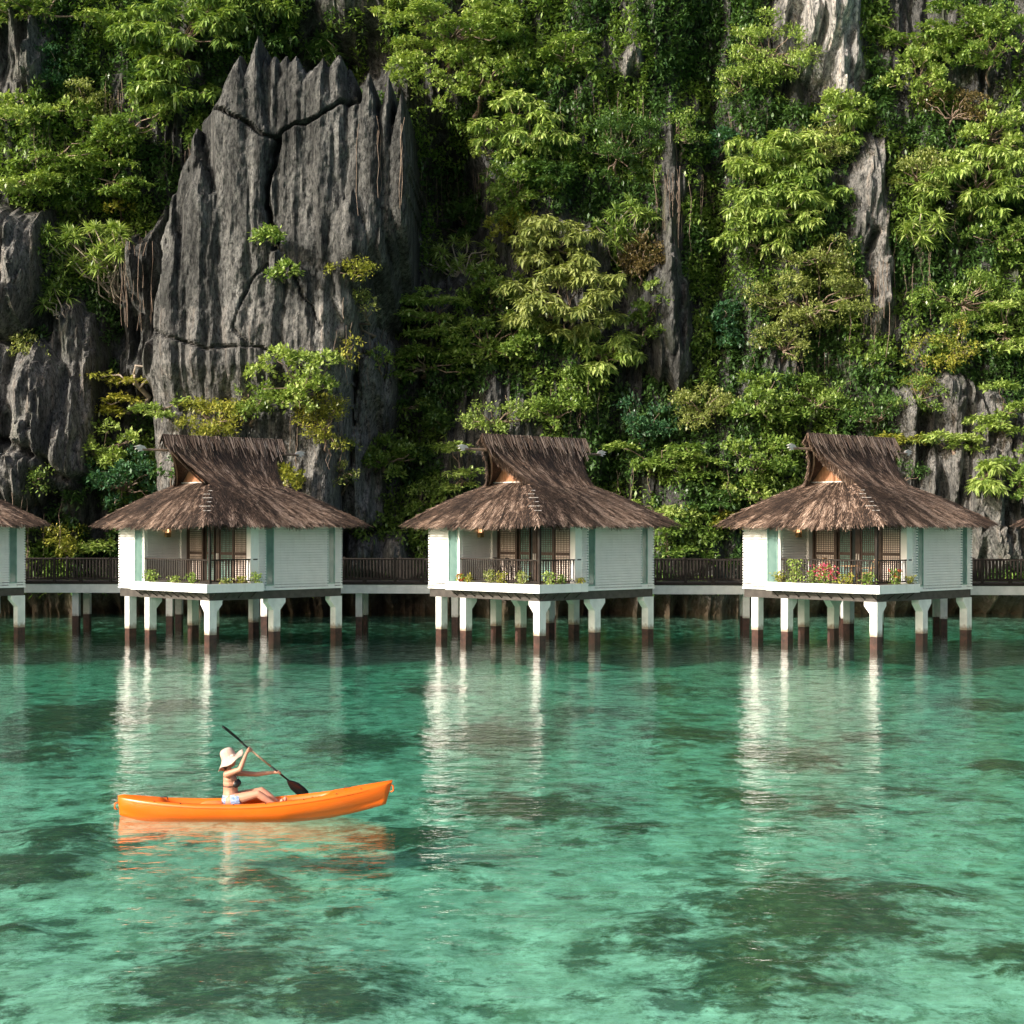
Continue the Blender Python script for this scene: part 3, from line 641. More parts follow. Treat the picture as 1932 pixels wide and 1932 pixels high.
    def patch(f, nu, ntt, thick):
        vs = []
        for j in range(ntt + 1):
            t = j / ntt; P = f(np.linspace(0, 1, nu + 1), np.full(nu + 1, t)); vs += [tuple(p) for p in P]
        top = len(vs); vs2 = [(x, y, z - thick) for x, y, z in vs]
        fs = []; q = nu + 1
        for j in range(ntt):
            for i in range(nu): a = j * q + i; fs.append((a, a + 1, a + q + 1, a + q)); fs.append((top + a + q, top + a + q + 1, top + a + 1, top + a))
        for i in range(nu): fs.append((i + 1, i, top + i, top + i + 1)); a = ntt * q + i; fs.append((a, a + 1, top + a + 1, top + a))
        for j in range(ntt): a = j * q; fs.append((a, a + q, top + a + q, top + a)); a = j * q + nu; fs.append((a + q, a, top + a, top + a + q))
        b.add(vs + vs2, fs)
    for k in range(4): patch(skirt(k), 8, 8, .16)
    for sg in (1, -1): patch(upper(sg), 8, 8, .12)
    roof = b.build('thatch_roof', M['thatchbase'], root)
    Vs = []; Ts = []
    r = np.random.default_rng(11)
    for k in range(4):
        n_ = (20000, 11000, 5000, 20000)[k]
        a_, t_ = quad_strands(skirt(k), 0, 0, n_, (0, 1), ln=(.3, .8), r=r, wid=(.012, .032)); Vs.append(a_); Ts.append(t_)
        # ragged fringe at the eave
        m_ = 2600; u = r.random(m_); P = skirt(k)(u, r.uniform(0, .03, m_)); Pu = skirt(k)(np.ones(1), np.zeros(1)) - skirt(k)(np.zeros(1), np.zeros(1)); Pu /= np.linalg.norm(Pu)
        outw = np.array([Pu[0, 1], -Pu[0, 0], 0]); L = r.uniform(.08, .27, m_)[:, None] * (1 + .35 * vnoise(u * 16, u * 0, s=k + 90))[:, None]
        d = outw * r.uniform(.15, .9, m_)[:, None] + np.array([0, 0, -1.0]) * r.uniform(.5, 1.1, m_)[:, None] + Pu * r.normal(0, .22, m_)[:, None]
        P = P + np.array([0, 0, 1.0]) * r.uniform(-.16, .03, m_)[:, None]
        wd = Pu * r.uniform(.012, .03, m_)[:, None]; B = P + d * L
        Vs.append(np.stack([P - wd, P + wd, B + wd * .4, B - wd * .4], 1).reshape(-1, 3)); Ts.append(np.repeat(r.beta(1.8, 2.2, m_), 4))
    # hips: fans of straw over the ridge lines
    for k in range(4):
        n_ = 900; t = r.random(n_); e_ = np.concatenate([Ec[k], [0]]); n0 = np.concatenate([Nc[k], [0]])
        P = e_ + (n0 - e_) * t[:, None]; P[:, 2] = prof(t) + .05; d = (e_ - n0); d[2] = ZE - ZN; d = d / np.linalg.norm(d)
        sd_ = np.cross(d, [0, 0, 1]); D_ = d + sd_ * r.normal(0, .3, n_)[:, None]; L = r.uniform(.25, .6, n_)[:, None]
        wv = np.cross(D_, [0, 0, 1]); wv = wv / np.linalg.norm(wv, axis=1)[:, None] * r.uniform(.01, .022, n_)[:, None]
        B = P + D_ * L - np.array([0, 0, .05]); Vs.append(np.stack([P - wv, P + wv, B + wv, B - wv], 1).reshape(-1, 3)); Ts.append(np.repeat(np.clip(r.beta(3, 2, n_), 0, 1), 4))
    for sg in (1, -1):
        a_, t_ = quad_strands(upper(sg), 0, 0, 13000, (0, 1), ln=(.3, .8), r=r, wid=(.012, .032), lift=(.02, .09), side=.08)
        Vs.append(a_); Ts.append(t_)
        # ridge tuft and rakes
        n_ = 600; u = r.random(n_); P = upper(sg)(u, np.ones(n_)); P[:, 2] += r.uniform(-.06, .03, n_); d = np.stack([r.normal(0, .12, n_), np.full(n_, -sg * .55), np.full(n_, -1.0)], 1)
        L = r.uniform(.1, 1.0, n_)[:, None] * r.random(n_)[:, None]; wv = np.array([1.0, 0, 0]) * r.uniform(.01, .02, n_)[:, None]; B = P + d * L
        Vs.append(np.stack([P - wv, P + wv, B + wv, B - wv], 1).reshape(-1, 3)); Ts.append(np.repeat(np.clip(r.beta(3, 2, n_), 0, 1), 4))
        for uu, sx_ in ((0, -1), (1, 1)):
            n_ = 1100; t = r.random(n_); P = upper(sg)(np.full(n_, uu), t); P[:, 2] += r.uniform(-.12, .05, n_)
            d = np.stack([sx_ * r.uniform(0, .5, n_), np.full(n_, -sg * .35) + r.normal(0, .1, n_), np.full(n_, -1.0)], 1); L = r.uniform(.15, .38, n_)[:, None]
            wv = np.array([.5, .8, 0]) * r.uniform(.008, .018, n_)[:, None]; B = P + d * L
            Vs.append(np.stack([P - wv, P + wv, B + wv, B - wv], 1).reshape(-1, 3)); Ts.append(np.repeat(r.beta(2.4, 2, n_), 4))
    Vs = np.concatenate(Vs); Ts = np.concatenate(Ts)
    # weathering varies over the roof
    Ts = np.clip(Ts * (.75 + .5 * np.repeat((fbm(Vs[::4, 0] * .7, Vs[::4, 1] * .7 + Vs[::4, 2], o=3, s=95) + 1) / 2, 4)) + .03, 0, 1)
    npmesh('straw', Vs, np.arange(len(Vs)).reshape(-1, 4), M['thatch'], roof, {'tint': Ts})
    # gables
    for xg, sg in ((1.62, -1), (4.62, 1)):
        b = MB(); zb, zt = ZN + .05, 7.9
        hw = lambda z: 1.36 * (1 - (z - ZU) / (ZR - ZU)) ** 1.9
        zs = [zb, zb + .3, zb + .6, zb + .85]; vs = []
        for x in (xg - .02, xg + .02):
            for z in zs: vs += [(x, RY - hw(z), z), (x, RY + hw(z), z)]
        q = len(zs) * 2; fs = []
        for j in range(len(zs) - 1): a = j * 2; fs += [(a, a + 1, a + 3, a + 2), (q + a, q + a + 2, q + a + 3, q + a + 1), (a, a + 2, q + a + 2, q + a), (a + 1, q + a + 1, q + a + 3, a + 3)]
        fs += [(0, q, q + 1, 1), (q - 2, q - 1, 2 * q - 1, 2 * q - 2)]
        b.add(vs, fs); g = b.build('gable_wall', M['orangewood'], root)
        b = MB(); z = zb + .87
        while z < 8.0: b.box(xg - .05 - .12 * (sg < 0), xg + .05 + .12 * (sg > 0), RY - hw(z) * .9, RY + hw(z) * .9, z, z + .05); z += .13
        b.build('louvre', M['beamwood'], g)
        MB().box(xg - .04 + sg * .05, xg + .04 + sg * .05, RY - 1.0, RY + 1.0, ZN, ZN + .06).build('base_board', M['pale'], g)
    b = MB()
    for sg in (1, -1):
        for uu, off in ((0, .12), (1, -.12)):
            P = upper(sg)(np.full(7, uu), np.linspace(.02, .97, 7)); b.tube([(p[0] + off * 0, p[1] + sg * .10, p[2] - .14) for p in P], .035, 6)
    b.build_each('rake_pole', M['pole'], root)
    b = MB().tube([(-.95, RY, 7.72), (6.75, RY, 7.72)], .05, 8); rb = b.build('ridge_beam', M['pole'], root)
    for x, sx_ in ((-.75, -1), (6.55, 1)):
        b = MB()
        pr = [(0, 0), (.10, .10), (.30, .14), (.58, .06), (.40, .03), (.52, -.04), (.30, -.05), (.38, -.12), (.12, -.08)]
        vs = [(x + sx_ * a, RY - .035, 7.76 + c_) for a, c_ in pr] + [(x + sx_ * a, RY + .035, 7.76 + c_) for a, c_ in pr]; q = len(pr)
        b.add(vs, [tuple(range(q)), tuple(range(2 * q - 1, q - 1, -1))] + [(i, (i + 1) % q, q + (i + 1) % q, q + i) for i in range(q)])
        b.build('finial', M['pale'], rb)
    b = MB()
    for i in range(6):
        t = .16 + i * .105; e_ = Ec[0] + (Nc[0] - Ec[0]) * t; z = float(prof(np.array([t]))[0]) + .13
        dd = (.10, .15, .07, .13, .09, .06)[i]; jj = (.02, -.05, .04, 0, -.03, .05)[i]; b.bar((e_[0] - dd + jj, e_[1] + dd - jj, z - .04), (e_[0] + dd + jj, e_[1] - dd - jj, z - .035), .022, .014)
    b.build_each('hip_clip', M['pale'], root)
    return root
hut = build_hut()
HUTS = [(-24.85, 64.75), (-11.64, 64.2), (1.05, 63.7), (13.8, 63.1), (25.75, 62.6)]
HL = ['white stilt bungalow cut off by the left edge, only its right wall in view',
      'thatched stilt bungalow directly behind the orange kayak, green leaves in its porch planter',
      'middle stilt bungalow of the row, small red flowers and dark chairs on its porch',
      'white stilt bungalow with pink bougainvillea and rattan chairs on its porch',
      'thatched stilt bungalow cut off by the right edge, only its roof corner showing']
for i, (x, y) in enumerate(HUTS):
    o = hut if i == 2 else copy_tree(hut)
    o.location = (x, y, 0); o.rotation_euler = (0, 0, TH + R((1.5, 1.5, .3, -.4, 0)[i])); tag(o, HL[i], 'bungalow', 'thatched bungalows on stilts over the water')
def hutpt(i, x, y, z):
    c, s = math.cos(TH), math.sin(TH); return Vector((HUTS[i][0] + x * c - y * s, HUTS[i][1] + x * s + y * c, z))

# ------------------------------------------------------------------ boardwalk behind the bungalows
bw = empty('boardwalk', (0, 74.2, 0), math.atan(-.06)); tag(bw, 'raised white edged boardwalk with dark timber railing running behind the bungalows', 'boardwalk')
MB().box(-44, 44, .12, 1.85, 2.06, 2.20).build('deck', M['beamwood'], bw)
MB().box(-44, 44, 0.0, .12, 1.68, 2.07).box(-44, 44, 1.85, 1.97, 1.68, 2.07).build_each('fascia', M['whitecon'], bw)
MB().box(-44, 44, -.015, .10, 2.072, 2.17).build('edge_board', M['rail'], bw)
for yy in (.08, 1.9):
    b = MB(); b.box(-44, 44, yy - .045, yy + .045, 3.17, 3.22); b.box(-44, 44, yy - .025, yy + .025, 2.27, 2.33)
    x = -44.0; k = 0
    while x < 44:
        if k % 17 == 0: b.box(x - .06, x + .06, yy - .05, yy + .05, 2.17, 3.28)
        else: b.box(x - .03, x + .03, yy - .02, yy + .02, 2.32, 3.18)
        if k % 17 == 8: b.box(x - .09, x + .09, yy - .03, yy + .03, 2.17, 2.28)
        x += .152; k += 1
    b.build('railing', M['rail'], bw)
for k in range(-5, 16):
    px = 1401 - 181.0 * (k - 3); Yw = 75.0; X = (px - 966) / F * Yw
    if abs(X) > 40: continue
    for yy in (.17, 1.75):
        pp = MB().box(X - .15, X + .15, yy - .12 + .16, yy + .18 + .0, .62, 2.06 if yy > 1 else 2.06).box(X - .15, X + .15, yy - .04, yy + .04, .62, 1.68) if False else MB().box(X - .15, X + .15, yy + .0, yy + .3, .62, 1.69 if yy > 1 else 1.9)
        pp = pp.build('pile', M['whitecon'], bw); MB().box(X - .146, X + .146, yy + .004, yy + .296, -2.2, .62).build('pile_foot', M['sleeve'], pp)
b = MB()
for k in range(60):
    X = -43 + k * 1.45; b.box(X, X + .12, .13, 1.84, 1.86, 2.058)
b.build_each('joist', M['beamwood'], bw)

# ------------------------------------------------------------------ foliage
def leaves(Pc, dirs, L, Wd, droop, r):
    """Pc base points, dirs unit directions, arrays of length/width; returns rhombus leaves bent at the middle"""
    n_ = len(Pc); up = np.array([0, 0, 1.0]); sd_ = np.cross(dirs, up); nn = np.linalg.norm(sd_, axis=1)[:, None]; sd_ = np.where(nn > .05, sd_ / (nn + 1e-9), np.array([1.0, 0, 0]))
    roll = r.uniform(-.7, .7, n_)[:, None]; nrm = np.cross(sd_, dirs); sd_ = sd_ * np.cos(roll) + nrm * np.sin(roll)
    mid = Pc + dirs * (L * .45)[:, None]; tip = Pc + dirs * L[:, None] - up * (L * droop)[:, None]
    a = mid + sd_ * (Wd / 2)[:, None] - up * (L * .06)[:, None]; c_ = mid - sd_ * (Wd / 2)[:, None] - up * (L * .06)[:, None]
    return np.stack([Pc, a, tip, c_], 1).reshape(-1, 3)
def unit(v): return v / (np.linalg.norm(v, axis=1)[:, None] + 1e-9)
def crown_leaves(c, rx, ry, rz, typ, r, dens=1.0):
    """lobes -> clumps -> leaves; returns V, tint, lobe centres"""
    vol = rx * rz; lobe_r = {'droop': .62, 'fine': .55, 'round': .55, 'flat': .75, 'rosette': .5}[typ]
    nl = max(4, int(dens * 3.4 * vol / (lobe_r ** 2) * .62)); C = []
    tries = 0
    while len(C) < nl and tries < nl * 20:
        tries += 1; p = r.uniform(-1, 1, 3)
        if (p ** 2).sum() > 1 or (p ** 2).sum() < .12: continue
        if p[1] > .5: continue
        q = np.array(c) + p * (rx, ry, rz)
        if vnoise(q[0:1] * .9, q[2:3] * .9, q[1:2] * .9, s=140)[0] < -.5: continue
        C.append(q)
    C = np.array(C)
    VV = []; TT = []
    for q in C:
        lr = lobe_r * r.uniform(.6, 1.35); flat = {'droop': .5, 'fine': .55, 'round': .75, 'flat': .22, 'rosette': .4}[typ]
        ltint = r.uniform(-.18, .18)
        if typ == 'rosette': nc = 1
        else: nc = max(5, int(17 * lr * lr / .36 * dens))
        u = r.random(nc); ph = r.uniform(0, 2 * np.pi, nc)
        o_ = np.stack([lr * np.sqrt(u) * np.cos(ph), lr * np.sqrt(u) * np.sin(ph), flat * lr * (1 - u) * 1.0 + r.normal(0, .05, nc)], 1)
        if typ == 'rosette': o_ *= 0
        P = q + o_
        kk = {'droop': 9, 'fine': 12, 'round': 11, 'flat': 10, 'rosette': 46}[typ]
        Pc = np.repeat(P, kk, 0); nL = len(Pc); ou = np.repeat(unit(o_ + np.array([0, 0, .1])), kk, 0)
        if typ == 'rosette':
            a = r.uniform(0, 2 * np.pi, nL); e_ = r.uniform(-.5, 1.45, nL); d = np.stack([np.cos(a) * np.cos(e_), np.sin(a) * np.cos(e_), np.sin(e_)], 1)
            L = r.uniform(.5, .95, nL); Wd = r.uniform(.06, .10, nL); dr = .35
        elif typ == 'droop':
            a = r.uniform(0, 2 * np.pi, nL); e_ = r.uniform(-1.25, .25, nL); d = unit(np.stack([np.cos(a) * np.cos(e_), np.sin(a) * np.cos(e_), np.sin(e_)], 1) + ou * .35)
            L = r.uniform(.28, .52, nL); Wd = L * .32; dr = .28; Pc = Pc + r.normal(0, .05, (nL, 3))
        elif typ == 'fine':
            d = unit(r.normal(0, 1, (nL, 3)) + ou * .6 + np.array([0, 0, .1])); L = r.uniform(.13, .24, nL); Wd = L * .42; dr = .12; Pc = Pc + r.normal(0, .11, (nL, 3))
        elif typ == 'flat':
            d = unit(r.normal(0, 1, (nL, 3)) * np.array([1, 1, .45]) + ou * .4 + np.array([0, 0, -.15])); L = r.uniform(.18, .32, nL); Wd = L * .42; dr = .15; Pc = Pc + r.normal(0, .1, (nL, 3)) * np.array([1, 1, .5])
        else:
            d = unit(r.normal(0, 1, (nL, 3)) + ou * 1.0 + np.array([0, 0, .1])); L = r.uniform(.17, .3, nL); Wd = L * .5; dr = .12; Pc = Pc + r.normal(0, .08, (nL, 3))
        VV.append(leaves(Pc, d, L, Wd, dr, r)); TT.append(np.repeat(np.clip(r.normal(.47 + ltint * 1.2, .24, nL), 0, 1), 4))
    return np.concatenate(VV), np.concatenate(TT), C
def limb(b, a, c_, r0, r1, r, n_=5, wob=.18):
    a = Vector(a); c_ = Vector(c_); L = (c_ - a).length; pts = []
    for i in range(n_ + 1):
        t = i / n_; p = a.lerp(c_, t)
        if 0 < i < n_: p = p + Vector(r.normal(0, wob * L * .35, 3))
        pts.append(p)
    b.tube(pts, [r0 + (r1 - r0) * i / n_ for i in range(n_ + 1)], 5)
NL = [0]
def plant(px, py, w_, h_, typ, colr, name, label, cat='tree', seed=0, fwd=.8, thick=1.0, dens=1.0, root=(0, 1), group='trees and shrubs growing on the cliff'):
    r = np.random.default_rng(1000 + seed)
    Y = 84.0
    for _ in range(3):
        p = W(px, py, Y); yc = float(np.median(cliffY(np.array([p.x - 1, p.x, p.x + 1, p.x]), np.array([p.z, p.z - 1, p.z, p.z + 1]))))
        rx = w_ / 2 / F * Y; rz = h_ / 2 / F * Y; ry = max(.6, min(rx, rz) * .8) * thick; Y = yc - ry * fwd - .3
    Y = max(Y, 77.9 + ry) if p.z < 6 else Y
    p = W(px, py, Y); rx = max(.35, rx - .1); rz = max(.25, rz - .1)
    Vv, T, C = crown_leaves(p, rx, ry, rz, typ, r, dens)
    e = empty(name, (0, 0, 0))
    # root point on the cliff face
    rp = Vector((p.x + root[0] * rx, 0, p.z - root[1] * rz * .9)); rp.y = float(cliffY(rp.x, rp.z)) + .15
    e.location = rp
    off = np.array(rp)
    cr = npmesh('crown' if cat == 'tree' else 'foliage', Vv - off, np.arange(len(Vv)).reshape(-1, 4), LM[colr], e, {'tint': T})
    if typ == 'rosette':
        b = MB()
        for q in C: limb(b, Vector(r.normal(0, .12, 3)) * Vector((1, .3, 1)), Vector(q) - rp, .05, .028, r, 5, .22)
        b.build('trunk', M['stempale'], e, True, fix=False); tag(e, label, cat, group); return e
    b = MB(); hub = Vector((p.x, p.y + ry * .35, p.z - rz * .25)); size = max(rx, rz); r0 = .035 + .03 * size
    gn = name == 'gnarled_tree'
    if gn: r0 *= 1.6
    limb(b, rp - rp, hub - rp, r0, r0 * .7, r, 5, .45 if gn else .2)
    k = min(len(C), 16)
    for q in C[r.permutation(len(C))[:k]]:
        q = Vector(q) - rp; limb(b, hub - rp, q + Vector((0, -.25, -.1)) * gn, r0 * .5, .015, r, 4, .34 if gn else .16)
    b.build('trunk' if cat == 'tree' else 'stem', M['stempale'] if gn else M['bark'], e, True, fix=False)
    tag(e, label, cat, group); NL[0] += len(Vv) // 4
    return e
PL = [
 # px, py, w, h, type, colour, name, category, label, opts
 (80, 15, 260, 90, 'flat', 'light', 'broadleaf_tree', 'tree', 'light green spreading branch in the top left corner of the cliff', {}),
 (335, 60, 240, 170, 'droop', 'mid', 'broadleaf_tree', 'tree', 'large tree with long drooping leaves left of the pinnacle, at the top edge', {}),
 (330, 165, 190, 100, 'droop', 'mid', 'broadleaf_tree', 'tree', 'drooping mid green tree whose leaf tips hang against the left side of the rock pinnacle', {}),
 (95, 130, 60, 150, 'fine', 'blue', 'climbing_shrub', 'shrub', 'bluish green creeper clinging to a rock column near the top left corner', {}),
 (160, 195, 110, 90, 'fine', 'olive', 'cliff_shrub', 'shrub', 'olive and rusty shrub under the tall column at the upper left', {}),
 (60, 215, 150, 90, 'round', 'light', 'cliff_shrub', 'shrub', 'light green bush beneath the bundle of bare roots at the upper left edge', {}),
 (235, 235, 200, 120, 'round', 'mid', 'broadleaf_tree', 'tree', 'full rounded green tree with a curved bare branch, left of the pinnacle shoulder', {}),
 (95, 285, 190, 90, 'flat', 'mid', 'broadleaf_tree', 'tree', 'mid green tree leaning out over the dark hollow at the left', {}),
 (30, 330, 120, 100, 'flat', 'light', 'broadleaf_tree', 'tree', 'bright green tree on the left edge above the pale rock shoulder', {}),
 (210, 335, 180, 70, 'flat', 'mid', 'broadleaf_tree', 'tree', 'low flat topped tree over the vine curtain left of the pinnacle', {}),
 (222, 385, 60, 60, 'round', 'yellow', 'cliff_shrub', 'shrub', 'yellow green tuft hanging above the vine curtain', {}),
 (95, 450, 150, 70, 'rosette', 'mid', 'screw_pine', 'tree', 'screw pine with many spiky rosettes above the grey left shoulder', {'root': (.9, 2.6), 'dens': 1.5}),
 (185, 470, 150, 110, 'rosette', 'light', 'screw_pine', 'tree', 'larger screw pine with long leaning bare stems beside the pinnacle foot', {'root': (.4, 2.2), 'dens': 1.5}),
 (130, 370, 60, 40, 'rosette', 'mid', 'screw_pine', 'tree', 'single spiky rosette in the dark hollow left of the pinnacle', {'root': (.4, 2.0)}),
 (105, 565, 70, 60, 'rosette', 'mid', 'screw_pine', 'tree', 'small screw pine rooted on top of the grey left buttress', {'root': (.6, 1.6)}),
 (55, 650, 70, 60, 'fine', 'olive', 'cliff_shrub', 'shrub', 'small wispy olive shrub alone on the bare left buttress', {}),
 (250, 700, 215, 75, 'flat', 'yellow', 'gnarled_tree', 'tree', 'gnarled flat topped tree with crooked pale limbs above the left bungalow roof', {'root': (.1, 2.2), 'dens': .6}),
 (195, 765, 120, 40, 'flat', 'yellow', 'gnarled_tree', 'tree', 'thin yellow green tree on the lower branch of the gnarled tree', {'root': (.7, 1.0)}),
 (190, 845, 170, 90, 'round', 'light', 'cliff_shrub', 'shrub', 'pale leaved bush up and left of the left bungalow roof ridge', {}),
 (235, 910, 170, 120, 'round', 'blue', 'cliff_shrub', 'shrub', 'dark bluish bush filling the hollow behind the left bungalow roof', {}),
 (405, 790, 180, 85, 'fine', 'yellow', 'cliff_shrub', 'shrub', 'soft yellow green bushes just above the left bungalow ridge', {}),
 (568, 715, 165, 135, 'round', 'light', 'cliff_shrub', 'shrub', 'rounded bright green bush up and right of the left bungalow ridge', {}),
 (610, 805, 120, 120, 'fine', 'yellow', 'cliff_shrub', 'shrub', 'sparse yellowish bush hanging under the rounded bright one', {}),
 (535, 905, 50, 50, 'round', 'yellow', 'cliff_shrub', 'shrub', 'small yellow green bush right behind the left bungalow roof neck', {}),
 (490, 75, 130, 60, 'droop', 'deep', 'broadleaf_tree', 'tree', 'dark leafy branches in the hollow above the pinnacle tip', {'fwd': .2}),
 (480, 5, 170, 50, 'droop', 'mid', 'broadleaf_tree', 'tree', 'drooping crown at the top edge above the pinnacle', {}),
 (625, 90, 110, 60, 'rosette', 'deep', 'screw_pine', 'tree', 'thin leaved screw pine behind the right side of the pinnacle top', {'dens': .9}),
 (515, 455, 34, 34, 'round', 'mid', 'cliff_shrub', 'shrub', 'tiny green tuft in the main crack of the pinnacle', {}),
 (530, 518, 50, 30, 'round', 'mid', 'cliff_shrub', 'shrub', 'tiny green plant on the lower middle of the pinnacle face', {}),
 (665, 515, 80, 40, 'fine', 'yellow', 'cliff_shrub', 'shrub', 'bright yellow tuft at the lower right foot of the pinnacle', {}),
 (690, 590, 110, 90, 'fine', 'olive', 'cliff_shrub', 'shrub', 'thin olive and yellow creeper on the ridge below the pinnacle', {'dens': .7}),
 (850, 50, 330, 150, 'flat', 'light', 'broadleaf_tree', 'tree', 'huge light green tree at the top centre, lit along its top tiers', {'thick': 1.2}),
 (905, 150, 330, 130, 'round', 'light', 'broadleaf_tree', 'tree', 'spreading crown with pale curling branches right of the pinnacle tops', {'thick': 1.2}),
 (1075, 105, 130, 100, 'flat', 'mid', 'broadleaf_tree', 'tree', 'leafy arm of green reaching right from the big top centre tree', {}),
 (985, 245, 190, 130, 'droop', 'light', 'broadleaf_tree', 'tree', 'bright drooping crown hanging below the pale curling branches', {}),
 (920, 285, 90, 60, 'flat', 'light', 'broadleaf_tree', 'tree', 'small bright crown on a long thin bare stem over the black hollow', {}),
 (970, 365, 120, 150, 'round', 'mid', 'climbing_shrub', 'shrub', 'narrow column of green leaves falling down the centre of the cliff', {}),
 (1165, 280, 150, 130, 'fine', 'deep', 'cliff_shrub', 'shrub', 'soft dark green bush alone in the shade right of the centre', {}),
 (1060, 340, 140, 90, 'flat', 'deep', 'broadleaf_tree', 'tree', 'shaded dark tree under the drooping centre crown', {'fwd': .3}),
 (965, 430, 90, 70, 'round', 'yellow', 'cliff_shrub', 'shrub', 'yellow tinged bush at the foot of the green leaf column', {}),
 (880, 420, 110, 90, 'round', 'deep', 'cliff_shrub', 'shrub', 'dark bush at the lower edge of the black hollow', {'fwd': .3}),
 (865, 490, 170, 80, 'rosette', 'light', 'screw_pine', 'tree', 'spiky yellow green screw pine left of the cliff centre', {}),
 (1040, 460, 180, 110, 'droop', 'olive', 'broadleaf_tree', 'tree', 'pale olive drooping tree in the middle of the cliff', {}),
 (1180, 420, 120, 110, 'rosette', 'mid', 'screw_pine', 'tree', 'screw pine with slim bare stems right of the cliff centre', {'root': (.3, 2.0)}),
 (1210, 500, 110, 100, 'fine', 'rust', 'cliff_shrub', 'shrub', 'rusty brown ferny bush beside the dark slab right of centre', {}),
 (1075, 565, 250, 160, 'droop', 'olive', 'broadleaf_tree', 'tree', 'broad pale olive tree, largest crown above the middle bungalow', {'thick': 1.2}),
 (930, 540, 130, 100, 'round', 'mid', 'broadleaf_tree', 'tree', 'mid green crown tucked left of the broad pale olive tree', {}),
 (820, 580, 170, 130, 'flat', 'light', 'broadleaf_tree', 'tree', 'bright tree with bare pale forks at the edge of the shaded hollow', {}),
 (930, 645, 220, 100, 'round', 'mid', 'broadleaf_tree', 'tree', 'wide green crown with a broken white branch above the middle bungalow', {}),
 (1140, 665, 150, 130, 'droop', 'light', 'broadleaf_tree', 'tree', 'light green crown with hanging twigs up and right of the middle roof ridge', {}),
 (800, 690, 210, 70, 'flat', 'mid', 'broadleaf_tree', 'tree', 'long low branch of green reaching left above the dark gap', {}),
 (715, 690, 70, 50, 'round', 'light', 'cliff_shrub', 'shrub', 'small round bush at the end of the long low branch', {}),
 (1220, 600, 90, 120, 'round', 'mid', 'climbing_shrub', 'shrub', 'creeper along the left edge of the dark slab', {}),
 (765, 765, 90, 55, 'flat', 'light', 'cliff_shrub', 'shrub', 'small flat topped bush on a thin stem between the two left roofs', {}),
 (820, 760, 60, 130, 'fine', 'deep', 'climbing_shrub', 'shrub', 'dark hanging creeper left of the middle roof ridge', {}),
 (935, 790, 180, 70, 'fine', 'light', 'cliff_shrub', 'shrub', 'soft light bush directly above the middle bungalow ridge', {}),
 (1050, 780, 100, 80, 'round', 'mid', 'cliff_shrub', 'shrub', 'green bush with hanging vines above the right end of the middle ridge', {}),
 (1090, 735, 60, 110, 'fine', 'mid', 'climbing_shrub', 'shrub', 'thin leafy vine column above the middle ridge', {}),
 (720, 865, 150, 90, 'round', 'mid', 'cliff_shrub', 'shrub', 'domed green bush halfway between the left and middle roofs', {}),
 (870, 890, 100, 110, 'flat', 'light', 'cliff_shrub', 'shrub', 'light green bush pressed against the left side of the middle roof', {}),
 (795, 945, 80, 55, 'fine', 'mid', 'cliff_shrub', 'shrub', 'small round bush resting behind the left eave of the middle roof', {}),
 (1220, 800, 130, 90, 'fine', 'blue', 'cliff_shrub', 'shrub', 'blue green bush up and right of the middle roof', {}),
 (1330, 770, 160, 90, 'fine', 'olive', 'cliff_shrub', 'shrub', 'olive bush between the middle and right roofs, high up', {}),
 (1230, 865, 150, 80, 'flat', 'mid', 'broadleaf_tree', 'tree', 'layered green tree right of the middle bungalow ridge', {}),
 (1330, 875, 150, 90, 'flat', 'mid', 'cliff_shrub', 'shrub', 'green bush halfway between the middle and right roofs', {}),
 (1250, 960, 130, 80, 'flat', 'light', 'cliff_shrub', 'shrub', 'bright leafy bush spilling behind the right eave of the middle roof', {}),
 (1260, 1030, 110, 90, 'flat', 'mid', 'cliff_shrub', 'shrub', 'leafy bush behind the boardwalk railing right of the middle bungalow', {}),
 (1360, 960, 110, 70, 'flat', 'deep', 'cliff_shrub', 'shrub', 'shaded bush behind the left eave of the right roof', {}),
 (1450, 90, 180, 130, 'fine', 'light', 'cliff_shrub', 'shrub', 'bright domed bush under the pale streaked rock at the top right', {}),
 (1400, 160, 90, 70, 'fine', 'light', 'cliff_shrub', 'shrub', 'small bright crown below and left of the bright domed bush', {}),
 (1470, 290, 210, 120, 'droop', 'light', 'large_leaved_tree', 'tree', 'tree of big hanging leaf clusters, its top tier under the pale rock', {}),
 (1460, 390, 220, 120, 'droop', 'light', 'large_leaved_tree', 'tree', 'middle tier of big hanging leaf clusters right of the dark cleft', {}),
 (1500, 350, 180, 100, 'droop', 'mid', 'large_leaved_tree', 'tree', 'right arm of the big hanging leaf cluster tree', {}),
 (1430, 460, 140, 70, 'droop', 'light', 'large_leaved_tree', 'tree', 'lowest hanging leaf clusters above the olive domes', {}),
 (1375, 270, 60, 80, 'round', 'blue', 'cliff_shrub', 'shrub', 'dark blue green tuft at the left of the hanging leaf tree', {}),
 (1560, 270, 110, 90, 'fine', 'olive', 'cliff_shrub', 'shrub', 'feathery olive bush right of the hanging leaf tree', {}),
 (1610, 250, 70, 80, 'droop', 'mid', 'cliff_shrub', 'shrub', 'small leafy bush at the foot of the pale streaked rock', {}),
 (1550, 480, 160, 80, 'fine', 'olive', 'broadleaf_tree', 'tree', 'upper olive yellow dome right of the dark cleft', {}),
 (1530, 570, 240, 130, 'fine', 'olive', 'broadleaf_tree', 'tree', 'largest olive yellow dome above the right bungalow', {'thick': 1.2}),
